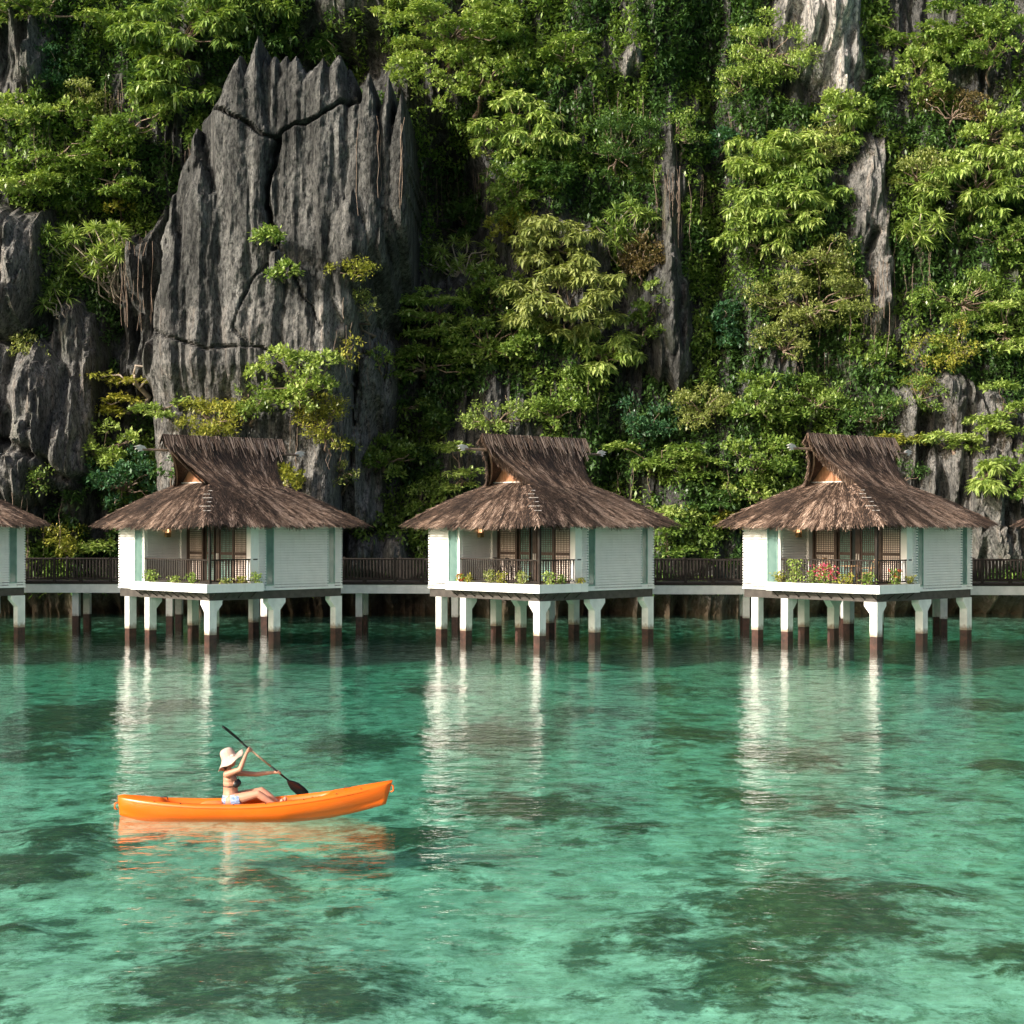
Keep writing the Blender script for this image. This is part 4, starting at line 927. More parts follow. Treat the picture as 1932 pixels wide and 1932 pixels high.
 (1480, 650, 120, 90, 'fine', 'olive', 'broadleaf_tree', 'tree', 'trailing lower part of olive foliage below the largest dome', {}),
 (1370, 600, 60, 110, 'round', 'blue', 'climbing_shrub', 'shrub', 'blue green creeper column in the dark cleft', {}),
 (1590, 600, 110, 70, 'flat', 'light', 'cliff_shrub', 'shrub', 'light bush at the right rim of the largest olive dome', {}),
 (1430, 760, 150, 110, 'round', 'mid', 'cliff_shrub', 'shrub', 'mixed green bush up and left of the right roof ridge', {}),
 (1540, 755, 160, 100, 'fine', 'mid', 'cliff_shrub', 'shrub', 'green bush directly above the right bungalow ridge', {}),
 (1660, 785, 130, 80, 'fine', 'deep', 'cliff_shrub', 'shrub', 'shaded green bush just right of the right bungalow ridge', {}),
 (1430, 870, 140, 110, 'round', 'mid', 'cliff_shrub', 'shrub', 'glossy bush left of the right bungalow roof neck', {}),
 (1430, 930, 120, 60, 'round', 'light', 'cliff_shrub', 'shrub', 'light tipped bush on the left slope of the right roof', {}),
 (1380, 985, 60, 40, 'flat', 'yellow', 'cliff_shrub', 'shrub', 'tiny yellow green bush at the left eave of the right roof', {}),
 (1770, 55, 260, 120, 'flat', 'mid', 'broadleaf_tree', 'tree', 'wide green tree in shade right of the pale streaked rock', {}),
 (1880, 90, 140, 140, 'round', 'mid', 'broadleaf_tree', 'tree', 'green tree in the top right corner', {}),
 (1740, 140, 160, 110, 'round', 'light', 'broadleaf_tree', 'tree', 'sunlit crown right of the pale rock, below the wide shaded tree', {}),
 (1800, 210, 160, 90, 'fine', 'rust', 'cliff_shrub', 'shrub', 'rusty dry bush in the upper right', {'dens': .7}),
 (1870, 250, 140, 100, 'round', 'light', 'broadleaf_tree', 'tree', 'bright crown on the right edge, upper of the sunny pair', {}),
 (1850, 345, 220, 150, 'droop', 'light', 'broadleaf_tree', 'tree', 'largest light green tree on the right edge', {'thick': 1.2}),
 (1740, 330, 120, 110, 'fine', 'olive', 'cliff_shrub', 'shrub', 'olive bush left of the largest light tree on the right', {}),
 (1740, 430, 110, 90, 'rosette', 'light', 'screw_pine', 'tree', 'spiky screw pine under the olive bush on the right', {}),
 (1890, 450, 140, 90, 'round', 'mid', 'broadleaf_tree', 'tree', 'green crown on the right edge under the largest light tree', {}),
 (1820, 560, 200, 120, 'fine', 'mid', 'broadleaf_tree', 'tree', 'broad green tree on the right side of the cliff at mid height', {}),
 (1900, 620, 110, 110, 'flat', 'light', 'broadleaf_tree', 'tree', 'light green tree cut by the right edge at mid height', {}),
 (1745, 690, 70, 130, 'fine', 'yellow', 'climbing_shrub', 'shrub', 'hanging yellow green creeper, left one of the yellow pair', {}),
 (1810, 650, 90, 110, 'fine', 'yellow', 'climbing_shrub', 'shrub', 'hanging yellow creeper, right one of the yellow pair', {}),
 (1660, 690, 60, 90, 'round', 'mid', 'climbing_shrub', 'shrub', 'small green creeper on grey rock above the right ridge', {}),
 (1900, 770, 120, 110, 'flat', 'light', 'broadleaf_tree', 'tree', 'bright tree on the right edge over the grey rock wall', {}),
 (1800, 835, 200, 60, 'flat', 'light', 'broadleaf_tree', 'tree', 'long flat branch of green reaching left over the grey wall', {}),
 (1710, 835, 90, 25, 'flat', 'yellow', 'broadleaf_tree', 'tree', 'yellow leaf spray touching the right roof ridge', {}),
 (1855, 905, 100, 80, 'droop', 'light', 'cliff_shrub', 'shrub', 'bright drooping bush on the grey wall right of the right roof', {}),
 (60, 900, 90, 60, 'fine', 'mid', 'cliff_shrub', 'shrub', 'thin dark bush on the rock above the left edge roof', {'dens': .6}),
 (110, 1020, 90, 70, 'fine', 'yellow', 'cliff_shrub', 'shrub', 'yellow green bush behind the boardwalk at the far left', {}),
 (1735, 745, 110, 70, 'fine', 'mid', 'cliff_shrub', 'shrub', 'green bush on top of the grey wall behind the right roof', {}),
 (1590, 215, 110, 90, 'round', 'light', 'cliff_shrub', 'shrub', 'sunlit bush over the lower end of the pale rock', {}),
 (1700, 900, 80, 90, 'fine', 'deep', 'climbing_shrub', 'shrub', 'dark creeper on the grey wall just right of the right roof neck', {}),
 (1285, 250, 90, 130, 'fine', 'mid', 'climbing_shrub', 'shrub', 'thin creeper wrapped round the narrow rock rib right of centre', {'dens': .7}),
 (1930, 900, 90, 120, 'round', 'mid', 'cliff_shrub', 'shrub', 'green bush on the grey wall at the right edge', {}),
 (655, 660, 80, 70, 'fine', 'yellow', 'cliff_shrub', 'shrub', 'yellowish bush on the ridge right of the pinnacle foot', {'dens': .7}),
 (320, 890, 70, 70, 'round', 'deep', 'cliff_shrub', 'shrub', 'shaded bush right behind the left gable of the left roof', {}),
 (470, 770, 110, 80, 'fine', 'mid', 'cliff_shrub', 'shrub', 'green bush between the yellow bushes and the rounded bright bush', {}),
 (310, 760, 90, 80, 'flat', 'light', 'cliff_shrub', 'shrub', 'light bush at the left foot of the pinnacle above the left gable', {}),
 (640, 880, 90, 110, 'fine', 'olive', 'climbing_shrub', 'shrub', 'olive creeper on the rock right of the left roof neck', {'dens': .7}),
 (180, 1015, 90, 60, 'flat', 'light', 'cliff_shrub', 'shrub', 'light bush under the left eave tip of the left bungalow', {}),
]
for i, (px, py, w_, h_, ty, co, nm, ca, lb, op) in enumerate(PL):
    plant(px, py, w_, h_, ty, co, nm, lb, ca, seed=i, **op)

# ground cover on the rock, one mass nobody could count
r = np.random.default_rng(77)
n_ = 36000; gx = r.uniform(-31, 31, n_); gz = r.uniform(1.5, 37, n_)
i_ = np.searchsorted(CX, gx).clip(0, nx - 1); j_ = np.searchsorted(CZ, gz).clip(0, nz - 1)
dens = fbm(gx * .28, gz * .2, o=3, s=150) + .35 * fbm(gx * 1.2, gz * .9, o=2, s=151) - rockz[j_, i_] * 1.3
pinm = bump2(500, 420, 190, 330)[j_, i_]
keep = (dens > -.18) & (pinm < .75); gx, gz, i_, j_ = gx[keep], gz[keep], i_[keep], j_[keep]
P = np.stack([gx, D[j_, i_] - r.uniform(.05, .35, len(gx)) - .5 * np.clip(fbm(gx * .8, gz * .8, o=2, s=154) + .2, 0, 1), gz], 1)
kk = 14; Pc = np.repeat(P, kk, 0) + r.normal(0, .16, (len(P) * kk, 3)); nL = len(Pc)
d = unit(r.normal(0, 1, (nL, 3)) + np.array([0, -.7, .1])); L = r.uniform(.17, .38, nL)
Vv = leaves(Pc, d, L, L * .42, .2, r)
tt = np.repeat(np.clip(r.normal(.32, .2, nL) + .25 * fbm(Pc[:, 0] * .4, Pc[:, 2] * .4, s=152), 0, 1), 4)
half = np.repeat(vnoise(Pc[:, 0] * .5, Pc[:, 2] * .5, s=153) > .1, 4)
for nm, mk, mt in (('undergrowth', ~half, 'deep'), ('creepers', half, 'mid')):
    Q = Vv[mk]; o = npmesh(nm, Q, np.arange(len(Q)).reshape(-1, 4), LM[mt], None, {'tint': tt[mk]})
    tag(o, 'dark leafy ground cover clinging to the shaded rock' if nm == 'undergrowth' else 'small leaved mid green creepers spread over the rock face', 'undergrowth', kind='stuff')
# hanging roots and vines
b = MB(); r = np.random.default_rng(78)
def hang(px, py, n, spread, ln):
    for k in range(n):
        p = W(px + r.normal(0, spread), py + r.normal(0, 12), 84); y = float(cliffY(p.x, p.z)) - r.uniform(.2, .9); L = r.uniform(*ln)
        pts = [(p.x + r.normal(0, .06), y + r.normal(0, .05) , p.z - L * t) for t in (0, .25, .5, .75, 1)]
        b.tube(pts, r.uniform(.007, .016), 4, False)
for a in ((150, 130, 22, 30, (1.5, 5)), (60, 190, 12, 14, (1.5, 3)), (215, 430, 34, 40, (2, 5)), (330, 240, 14, 30, (1, 3)), (1150, 120, 24, 40, (1.5, 5)), (820, 250, 24, 60, (1.5, 5)), (1300, 300, 26, 30, (1, 4)),
          (1330, 180, 14, 25, (1, 4)), (1440, 170, 12, 25, (2, 4)), (1080, 720, 18, 60, (1, 3)), (1560, 650, 20, 60, (1, 4)), (1700, 480, 24, 50, (1.5, 5)), (1800, 400, 14, 60, (1, 3)), (1260, 880, 12, 60, (1, 3)), (700, 620, 16, 30, (1, 3)), (620, 800, 16, 40, (1, 2.5)), (1870, 230, 14, 40, (1, 3)), (40, 960, 16, 40, (1, 3))): hang(*a)
tag(b.build('hanging_vines', M['bark'], None, True, fix=False), 'thin pale roots and vines hanging in curtains down the rock', 'vines', kind='stuff')

# ------------------------------------------------------------------ porch plants and furniture
def pot_plant(hi, x, y, w_, h_, leafc, flower, label, seed, spiky=False):
    r = np.random.default_rng(3000 + seed); o = hutpt(hi, x, y, 2.42); e = empty('planter_plant', o)
    n_ = int(60 + 500 * w_ * h_); P = np.stack([r.normal(0, w_ * .33, n_), r.normal(0, .08, n_), np.abs(r.uniform(.06, h_, n_))], 1)
    c_, s_ = math.cos(TH + math.pi / 2 if abs(x) < .5 else TH), math.sin(TH + math.pi / 2 if abs(x) < .5 else TH)
    P = np.stack([P[:, 0] * c_ - P[:, 1] * s_, P[:, 0] * s_ + P[:, 1] * c_, P[:, 2]], 1)
    d = unit(r.normal(0, 1, (n_, 3)) + np.array([0, 0, .4])); L = r.uniform(.07, .15, n_) * (1.5 if spiky else 1)
    Vv = leaves(P, d, L, L * (.25 if spiky else .55), .2, r)
    npmesh('foliage', Vv, np.arange(len(Vv)).reshape(-1, 4), LM[leafc], e, {'tint': np.repeat(np.clip(r.normal(.6, .2, n_), 0, 1), 4)})
    b = MB()
    for k in range(5): q = P[r.integers(0, n_)]; b.tube([(0, 0, -.02), (q[0] * .4, q[1] * .4, q[2] * .5), tuple(q)], [.012, .009, .005], 5)
    b.build('stem', M['bark'], e, True, fix=False)
    if flower:
        fc, cnt, fz = flower; m_ = cnt; P = np.stack([r.normal(0, w_ * .36, m_), r.normal(-.03, .08, m_), r.uniform(*fz, m_)], 1)
        P = np.stack([P[:, 0] * c_ - P[:, 1] * s_, P[:, 0] * s_ + P[:, 1] * c_, P[:, 2]], 1)
        Pc = np.repeat(P, 5, 0); d = unit(r.normal(0, 1, (len(Pc), 3)) + np.array([0, -.5, .2])); L = r.uniform(.04, .075, len(Pc))
        if fc == 'red': L = L * 1.5
        Vv = leaves(Pc, d, L, L * .9, .1, r); tn_ = np.repeat(r.random(len(Pc)), 4); st = 20 if fc == 'red' else len(Vv)
        for a0 in range(0, len(Vv), st): npmesh('flower', Vv[a0:a0 + st], np.arange(st).reshape(-1, 4), LM[fc], e, {'tint': tn_[a0:a0 + st]})
    tag(e, label, 'plant', 'plants in the porch planter boxes')
T = -.18
for k, a in enumerate([
 (3, T, 4.55, .35, .45, 'yellow', None, 'yellow leaved plant at the left end of the right bungalow planter'),
 (3, T, 3.75, .6, .95, 'light', None, 'tall bright green leafy plant beside the pink bougainvillea'),
 (3, T, 2.95, .3, .6, 'mid', None, 'thin stemmed plant between the tall leafy plant and the pink flowers'),
 (3, T, 2.35, .75, .75, 'mid', ('pink', 150, (.2, .8)), 'pink bougainvillea in full bloom on the right bungalow porch'),
 (3, T, 1.3, .55, .45, 'yellow', None, 'yellow and green variegated plant right of the pink bougainvillea'),
 (3, T, .3, .5, .5, 'mid', None, 'pale leafy plant at the front corner of the right bungalow planter'),
 (3, .95, T, .5, .6, 'mid', ('red', 11, (.2, .65)), 'orange red flowers near the right end of the right bungalow planter'),
 (3, 1.95, T, .35, .35, 'yellow', None, 'low yellow green plant at the right end of the right bungalow planter'),
 (2, T, 4.3, .35, .35, 'mid', ('red', 14, (.12, .36)), 'low red flowers at the left end of the middle bungalow planter'),
 (2, T, 3.85, .3, .35, 'yellow', None, 'small yellowish plant next to the red flowers of the middle bungalow'),
 (2, T, 2.6, .45, .55, 'olive', None, 'sparse olive plant before the dark chairs of the middle bungalow'),
 (2, T, 1.95, .3, .5, 'yellow', None, 'thin yellow plant in the centre of the middle bungalow planter'),
 (2, T, .8, .5, .5, 'olive', None, 'spreading thin plant left of the middle bungalow corner post'),
 (2, .3, T, .45, .5, 'light', None, 'leafy plant right of the middle bungalow corner post'),
 (2, 1.0, T, .35, .4, 'mid', None, 'small green plant in the short arm of the middle bungalow planter'),
 (2, 2.05, T, .3, .25, 'yellow', None, 'low plant at the right end of the middle bungalow planter'),
 (1, T, 4.0, .7, .5, 'mid', None, 'green plant at the left end of the left bungalow planter'),
 (1, T, 2.2, .45, .3, 'light', None, 'low bright green plant in the middle of the left bungalow planter'),
 (1, T, 1.0, .45, .45, 'mid', None, 'taller green plant near the left bungalow corner post'),
 (1, .6, T, .4, .25, 'olive', None, 'low olive plant right of the left bungalow corner post'),
 (1, 1.35, T, .35, .3, 'yellow', None, 'small yellow green plant in the short arm of the left bungalow planter'),
 (1, 2.0, T, .4, .45, 'light', None, 'bright green plant at the right end of the left bungalow planter')]): pot_plant(*a, seed=k)

def chair(hi, x, y, rz, mat, label):
    e = empty('porch_chair', hutpt(hi, x, y, 2.44), TH + rz)
    for sx_ in (-1, 1):
        MB().tube([(sx_ * .22, -.22, 0), (sx_ * .20, -.2, .44)], .018, 6).build('leg', mat, e); MB().tube([(sx_ * .22, .24, 0), (sx_ * .2, .2, .44)], .018, 6).build('leg', mat, e)
        MB().tube([(sx_ * .24, -.2, .44), (sx_ * .25, -.2, .62), (sx_ * .25, .05, .65), (sx_ * .22, .23, .62)], .018, 6).build('armrest', mat, e)
    MB().box(-.23, .23, -.22, .22, .42, .47).build('seat', mat, e)
    b = MB()
    for i in range(7):
        a = -.21 + i * .07; b.tube([(a, .21, .46), (a * .95, .27, .80), (a * .8, .33, .98 - abs(a) * .3)], .012, 5)
    b.tube([(-.23, .22, .46), (-.23, .27, .8), (-.12, .32, .98), (.12, .32, .98), (.23, .27, .8), (.23, .22, .46)], .022, 6)
    b.build('backrest', mat, e); tag(e, label, 'chair', 'porch chairs')
chair(3, 1.1, 2.9, R(0), M['rattan'], 'rattan chair behind the pink bougainvillea')
chair(3, 1.1, 1.1, R(180), M['rattan'], 'rattan chair facing the table from the right side of the right porch')
chair(2, 1.1, 3.4, R(0), M['darkwicker'], 'left one of the two dark wicker chairs on the middle porch')
chair(2, 1.0, 2.5, R(20), M['darkwicker'], 'right one of the two dark wicker chairs on the middle porch')
e = empty('porch_table', hutpt(3, 1.1, 2.0, 2.44), TH); tag(e, 'small rattan table between the two rattan chairs on the right porch', 'table')
MB().tube([(0, 0, .68), (0, 0, .72)], .38, 20).build('tabletop', M['rattan'], e)
for i in range(4):
    a = math.pi / 4 + i * math.pi / 2; MB().tube([(.26 * math.cos(a), .26 * math.sin(a), 0), (.2 * math.cos(a), .2 * math.sin(a), .68)], .02, 6).build('leg', M['rattan'], e)

# ------------------------------------------------------------------ kayak
KX, KY = -4.23, 27.25
M['kayak'] = basic('orange_moulded_plastic', (.74, .115, .004), (.82, .145, .006), 1.2, .32, spec=.5)
M['kseat'] = basic('orange_highlight_pad', (.80, .22, .05), (.85, .28, .09), 6, .5)  # highlight on the moulded seat put into the colour, paler than the hull
M['black'] = basic('black_plastic', (.012, .012, .012), None, rough=.4)
kroot = empty('kayak', (KX, KY, 0)); tag(kroot, 'orange sit on top kayak afloat on the green water with its bow raised', 'kayak')
ns = 56; prof_n = 26
def kst(t):     # t 0 stern .. 1 bow
    hw = .385 * max(0.0, math.sin(math.pi * min(1, max(0, t)) ** .96)) ** .62
    dk = .235 + .02 * max(0, 1 - t / .18) ** .8 * (t > .015) + .055 * max(0, (.30 - t) / .30) + .31 * max(0, (t - .45) / .55) ** 1.7
    ke = -.09 + .10 * max(0, 1 - t / .12) ** 2 + .28 * max(0, (t - .62) / .38) ** 1.9
    return hw, dk, ke
vs = []; fs = []
for i in range(ns + 1):
    t = i / ns; hw, dk, ke = kst(t); hw = max(hw, .018); x = -2.17 + 4.34 * t
    # overhanging ends
    well = max(0, min(1, (t - .16) / .04)) * max(0, min(1, (.80 - t) / .05)) ; wd = .13 * well; pr = []
    if .375 < t < .405: wd *= .45
    if .60 < t < .62: wd *= .6
    chz = ke + (dk - ke) * .30; gz = dk - .02
    bw_ = 1 - .45 * max(0, (t - .62) / .38) ** .7 * (t < 1) - .35 * max(0, (.16 - t) / .16)
    half = [(0, ke), (hw * .45 * bw_, ke + .012), (hw * .80 * bw_, chz - .03), (hw * .90 * bw_, chz + .03), (hw, chz + (gz - chz) * .35), (hw * .99, gz - .045), (hw * 1.0, gz - .02), (hw * .965, gz), (hw * .88, dk), (hw * .74, dk + .004), (hw * .68, dk - wd * .35), (hw * .60, dk - wd), (hw * .3, dk - wd - .004), (0, dk - wd + .012 * (1 - well) + .03 * (1 - well) * 1)]
    ring = [(a, b_) for a, b_ in half] + [(-a, b_) for a, b_ in half[-2:0:-1]]
    xs = x
    for a, b_ in ring:
        f_ = (b_ - ke) / max(.05, dk - ke); sh = (.10 * f_ * max(0, (t - .9) / .1)) - .03 * f_ * max(0, (.06 - t) / .06); vs.append((xs + sh, -a, b_))
q = len(ring)
for i in range(ns):
    for k in range(q): fs.append((i * q + k, i * q + (k + 1) % q, (i + 1) * q + (k + 1) % q, (i + 1) * q + k))
fs += [tuple(range(q)), tuple(ns * q + k for k in range(q - 1, -1, -1))]
b = MB(); b.add(vs, fs); hull = b.build('hull', M['kayak'], kroot, True)
b = MB()
for x in (.95, 1.06, 1.17, 1.28):
    for sg in (-1, 1): b.ellip((x, sg * .15, .235 + (x - .7) * .09), (.022, .07, .03), 8, 6)
b.build_each('foot_ridge', M['kayak'], kroot, True)
b = MB(); b.ellip((-.66, 0, .19), (.20, .22, .045), 14, 8); b.build('seat_pad', M['kseat'], kroot, True)
b = MB()
for sg in (-1, 1):
    pts = []
    for i in range(3, 54):
        t = i / 56; hw, dk, ke = kst(t); pts.append((-2.17 + 4.34 * t, sg * (hw + .002), dk - .05))
    b.tube(pts, .008, 5)
b.build_each('seam', M['kayak'], kroot, True)
b = MB()
for t in (.14, .24, .44, .56, .70, .82, .91):
    hw, dk, ke = kst(t); b.ellip((-2.17 + 4.34 * t, -hw * .93, dk + .004), (.012, .012, .008), 8, 6)
b.build_each('rivet', M['black'], kroot, True)
b = MB(); 
for x in (-1.45, 1.55):
    hw, dk, ke = kst((x + 2.17) / 4.34); b.tube([(x - .07, 0, dk + .0), (x - .05, 0, dk + .045), (x + .05, 0, dk + .045), (x + .07, 0, dk)], .011, 6)
b.build_each('carry_handle', M['black'], kroot, True)
for x, z, sg in ((-2.2, .17, -1), (2.24, .46, 1)):
    b = MB().tube([(x, 0, z + .05), (x + sg * .05, 0, z + .03), (x + sg * .055, 0, z - .05), (x + sg * .01, 0, z - .07)], .014, 6); b.build('toggle', M['kayak'], kroot, True)

# ------------------------------------------------------------------ paddler
def PX(z, y=KY): return -5.0396 + .0010344 * z
def PZ(z): return 1.395 - .0010344 * z
Yc = KY
skin = basic('tanned_skin', (.46, .215, .135), (.54, .27, .175), 5, .5, spec=.4)
def P3(u, v, y=0.0): return Vector((PX(u), Yc + y, PZ(v)))
body = MB()
def cap_chain(pts, rads, n_=12):
    """chain of round cones: tubes with spheres at the joints"""
    body.tube(pts, rads, n_)
    for p, r_ in zip(pts, rads): body.ellip(p, (r_, r_, r_), 12, 8)
hipY = 0.0
# torso: pelvis, waist, ribs, chest, shoulders (stacked ellipsoids)
for u, v, rx_, ry_, rz_ in ((436, 1085, .140, .168, .10), (434, 1010, .128, .146, .10), (432, 960, .122, .130, .10), (432, 900, .120, .130, .10), (430, 830, .120, .140, .10), (425, 765, .112, .148, .09), (410, 705, .094, .15, .075), (400, 662, .068, .14, .048)):
    body.ellip(P3(u, v), (rx_, ry_, rz_), 16, 10)
for sy_ in (-.07, .07): body.ellip(P3(520, 835, sy_), (.062, .058, .058), 12, 8)
# neck, head
cap_chain([P3(392, 650), P3(405, 590)], [.048, .045])
head = P3(418, 478)
body.ellip(head, (.088, .072, .108), 16, 12); body.ellip(P3(455, 530), (.05, .05, .05), 12, 8)
body.ellip(P3(503, 492), (.018, .013, .02), 8, 6)
body.ellip(P3(494, 528), (.012, .02, .010), 8, 6)
body.ellip(P3(410, 490, -.073), (.018, .010, .028), 8, 6); body.ellip(P3(410, 490, .073), (.018, .010, .028), 8, 6)
# arms: near (right) arm raised, far (left) arm straight forward
sR = P3(395, 675, -.155); eR = P3(612, 588, -.20); wR = P3(700, 345, -.10); hR = P3(742, 292, -.06)
cap_chain([sR, sR.lerp(eR, .5), eR], [.058, .048, .041]); cap_chain([eR, eR.lerp(wR, .35), wR], [.041, .039, .026])
sL = P3(445, 690, .155); eL = P3(800, 725, .21); wL = P3(1080, 695, .21); hL = P3(1160, 690, .21)
cap_chain([sL, sL.lerp(eL, .5), eL], [.056, .047, .040]); cap_chain([eL, eL.lerp(wL, .35), wL], [.040, .038, .026])
# legs bent in the cockpit
for sy_, k0 in ((-.11, 0), (.11, 25)):
    hp = P3(450, 1095, sy_ * .9); kn = P3(880 + k0, 985 - k0 * .4, sy_ * 1.15); an = P3(1150 + k0, 1160, sy_ * .9)
    cap_chain([hp, hp.lerp(kn, .5), kn], [.100, .086, .062]); cap_chain([kn, kn.lerp(an, .35), an], [.062, .060, .036])
    body.ellip(an + Vector((.05, 0, .005)), (.10, .038, .033), 12, 8, Matrix.Rotation(R(-35), 3, 'Y')); body.ellip(an + Vector((.11, 0, .06)), (.035, .036, .045), 10, 8)
# hands with fingers wrapped on the shaft
pd0 = P3(742, 292, -.06); pd1 = P3(1165, 700, .21); pdir = (pd1 - pd0).normalized()
def hand(h_, wr, flip):
    toh = (h_ - wr).normalized(); side = pdir.cross(toh).normalized()
    palm = wr.lerp(h_, .62)
    body.ellip(palm, (.030, .030, .030), 10, 8); cap_chain([wr, palm], [.024, .027])
    for k in range(4):
        base = palm + pdir * (-.030 + .020 * k); over = h_ + pdir * (-.030 + .020 * k) + toh * .022; tip = h_ + pdir * (-.028 + .020 * k) + side * flip * .026 - toh * .002; L_ = (.0, .003, .002, -.004)[k]
        cap_chain([base + side * -flip * .02, over + side * -flip * .012, over + toh * L_ + side * flip * .016, tip], [.0098, .0095, .009, .008], 8)
    cap_chain([palm - pdir * .025, h_ - pdir * .04 + side * flip * -.02, h_ - pdir * .018 + side * -flip * .028], [.012, .011, .009], 8)
hand(hR, wR, -1); hand(hL, wL, 1)
po = Vector((PX(430), Yc, PZ(1150)))
proot = empty('person', po); tag(proot, 'woman in pale sun hat, black bikini top and blue shorts paddling the kayak', 'person')
body.v = [tuple(Vector(p) - po) for p in body.v]
bo = body.build('body', skin, proot, True)
md = bo.modifiers.new('remesh', 'REMESH'); md.mode = 'VOXEL'; md.voxel_size = .0065; md.use_smooth_shade = True
md = bo.modifiers.new('smooth', 'SMOOTH'); md.factor = .5; md.iterations = 9
def local(b): b.v = [tuple(Vector(p) - po) for p in b.v]; return b
hairm = basic('dark_brown_hair', (.035, .018, .012), (.07, .035, .02), 20, .45, mapping=(1, 1, .2))
b = MB(); b.ellip(P3(392, 470), (.088, .080, .105), 16, 12); b.ellip(P3(360, 545), (.055, .062, .075), 14, 10); b.ellip(P3(350, 590), (.03, .045, .04), 12, 8); local(b).build('hair', hairm, proot, True)
# eyes and mouth
b = MB()
for s_ in (-1, 1): b.ellip(P3(490, 468, s_ * .03), (.010, .013, .007), 8, 6)
local(b).build_each('eye', M['black'], proot, True)
b = MB().ellip(P3(503, 530), (.008, .022, .006), 8, 6); local(b).build('lips', basic('lips', (.45, .12, .10)), proot, True)
# sun hat: crown dome and floppy wavy brim, tilted back
hatm = basic('pale_pink_straw', (.44, .31, .255), (.56, .41, .345), 30, .8, .002, 60)
hat = MB(); nseg = 40; cen = P3(405, 428)
ax = Vector((-.42, 0, .91)).normalized(); fw = Vector((.91, 0, .42)).normalized(); sdv = Vector((0, 1, 0))
rings = [(.0, .150), (.035, .148), (.065, .138), (.088, .115), (.098, .080), (.103, .035), (.106, .005), (.135, -.012), (.170, -.025), (.210, -.040), (.212, -.046), (.170, -.033), (.106, -.006)]
vs = []
for j, (rr, hh) in enumerate([(a_ * 1.1, b_ * 1.08) for a_, b_ in rings]):
    for k in range(nseg):
        a = 2 * math.pi * k / nseg; wav = 0
        if rr > .12: wav = (.030 * math.sin(2 * a + .6) + .014 * math.sin(5 * a)) * (rr - .1) / .1 - .085 * (rr - .1) / .1 * max(0, -math.cos(a)) + .02 * (rr - .1) / .1 * max(0, math.cos(a)) - .012 * (rr - .1) / .1 * abs(math.sin(a))
        vs.append(cen + fw * rr * math.cos(a) * 1.08 + sdv * rr * math.sin(a) * .95 + ax * (hh + wav))
fs = [(j * nseg + k, j * nseg + (k + 1) % nseg, (j + 1) * nseg + (k + 1) % nseg, (j + 1) * nseg + k) for j in range(len(rings) - 1) for k in range(nseg)]
hat.add(vs, fs); ho = local(hat).build('sun_hat', hatm, proot, True)
b = MB(); pts = []
for k in range(nseg + 1):
    a = 2 * math.pi * k / nseg; pts.append(cen + fw * .107 * math.cos(a) * 1.08 + sdv * .107 * math.sin(a) * .95 + ax * .012)
b.tube(pts, .008, 6, False)
bp = cen + fw * .05 - sdv * .10 + ax * .01
b.ellip(bp + fw * .03, (.03, .012, .02), 10, 6); b.ellip(bp - fw * .03, (.03, .012, .02), 10, 6)
b.add([bp + fw * .015, bp + fw * .04 + ax * -.07 - sdv * .03, bp - fw * .01 + ax * -.06 - sdv * .03, bp - fw * .01], [(0, 1, 2, 3)])
local(b).build('hat_ribbon', basic('cream_ribbon', (.62, .50, .43)), ho, False)
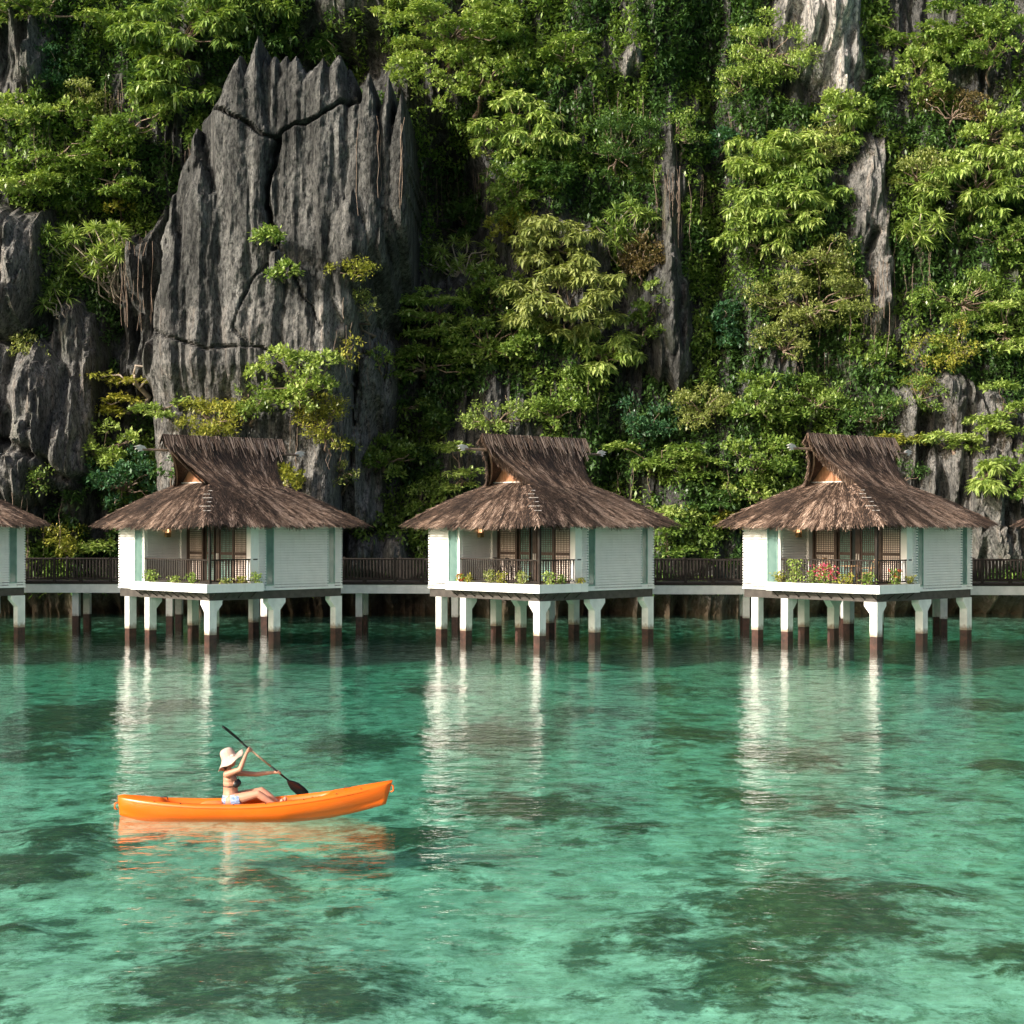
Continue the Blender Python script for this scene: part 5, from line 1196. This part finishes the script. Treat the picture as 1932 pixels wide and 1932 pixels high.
# bikini top and shorts
b = MB()
for s_ in (-.07, .07): b.ellip(P3(526, 838, s_), (.066, .061, .062), 14, 10)
pts = [P3(425, 872) + Vector((.126 * math.cos(a), .142 * math.sin(a), 0)) for a in np.linspace(0, 2 * math.pi, 25)]
b.tube(pts, .006, 6, False)
for s_ in (-.07, .07): b.tube([P3(560, 800, s_), P3(520, 720, s_ * .9), P3(440, 640, s_ * .6), P3(385, 625, 0)], .005, 6)
local(b).build('bikini_top', M['black'], proot, True)
denim = basic('faded_denim', (.07, .14, .33), (.42, .50, .62), 24, .8, detail=3)
b = MB(); b.ellip(P3(436, 1090), (.150, .180, .10), 18, 12); b.ellip(P3(430, 1035), (.134, .156, .055), 18, 10)
for s_ in (-.11, .11): b.tube([P3(470, 1098, s_ * .9), P3(610, 1072, s_ * 1.0)], [.108, .100], 16)
so_ = local(b).build('shorts', denim, proot, True)
md = so_.modifiers.new('remesh', 'REMESH'); md.mode = 'VOXEL'; md.voxel_size = .008; md.use_smooth_shade = True
# paddle
pe = empty('paddle', pd0); tag(pe, 'black kayak paddle with a tan mid shaft held across by the woman', 'paddle')
M['tan'] = basic('tan_shaft', (.45, .28, .18), (.58, .38, .26), 10, .5)
def pp(s): return pdir * s
L_ = (pd1 - pd0).length
MB().tube([pp(-.18), pp(.03)], .016, 10).tube([pp(L_ * .72), pp(L_ + .22)], .016, 10).build('grip', M['black'], pe, True)
MB().tube([pp(.03), pp(L_ * .72)], .0155, 10).build('shaft', M['tan'], pe, True)
up_ = Vector((0, -.75, .65)); u1 = (up_ - pdir * up_.dot(pdir)).normalized(); nA = pdir.cross(u1)
def blade_(s0, sg, wdir, th):
    b = MB(); tn = pdir.cross(wdir).normalized(); vs = []
    st = [(0, .018), (.06, .05), (.16, .088), (.30, .095), (.40, .08), (.46, .03)]
    for a, h_ in st:
        for w1, t1 in ((-1, 0), (0, .008), (1, 0), (0, -.008)): vs.append(pp(s0 + sg * a) + wdir * w1 * h_ + tn * (t1 + th * (abs(w1)) * .02))
    fs = [(i * 4 + k, i * 4 + (k + 1) % 4, i * 4 + 4 + (k + 1) % 4, i * 4 + 4 + k) for i in range(len(st) - 1) for k in range(4)] + [(0, 1, 2, 3), tuple(len(st) * 4 - 4 + k for k in (3, 2, 1, 0))]
    b.add(vs, fs); return b
wv = Vector((.72, -.2, .66)); wv = (wv - pdir * wv.dot(pdir)).normalized(); blade_(L_ + .20, 1, wv, 1).build('blade', M['black'], pe, True)
wv2 = Vector((0, 1, 0)); wv2 = (wv2 - pdir * wv2.dot(pdir)).normalized(); blade_(-.16, -1, wv2, 1).build('blade', M['black'], pe, True)
print('leaves', NL[0], 'objects', len(bpy.data.objects))
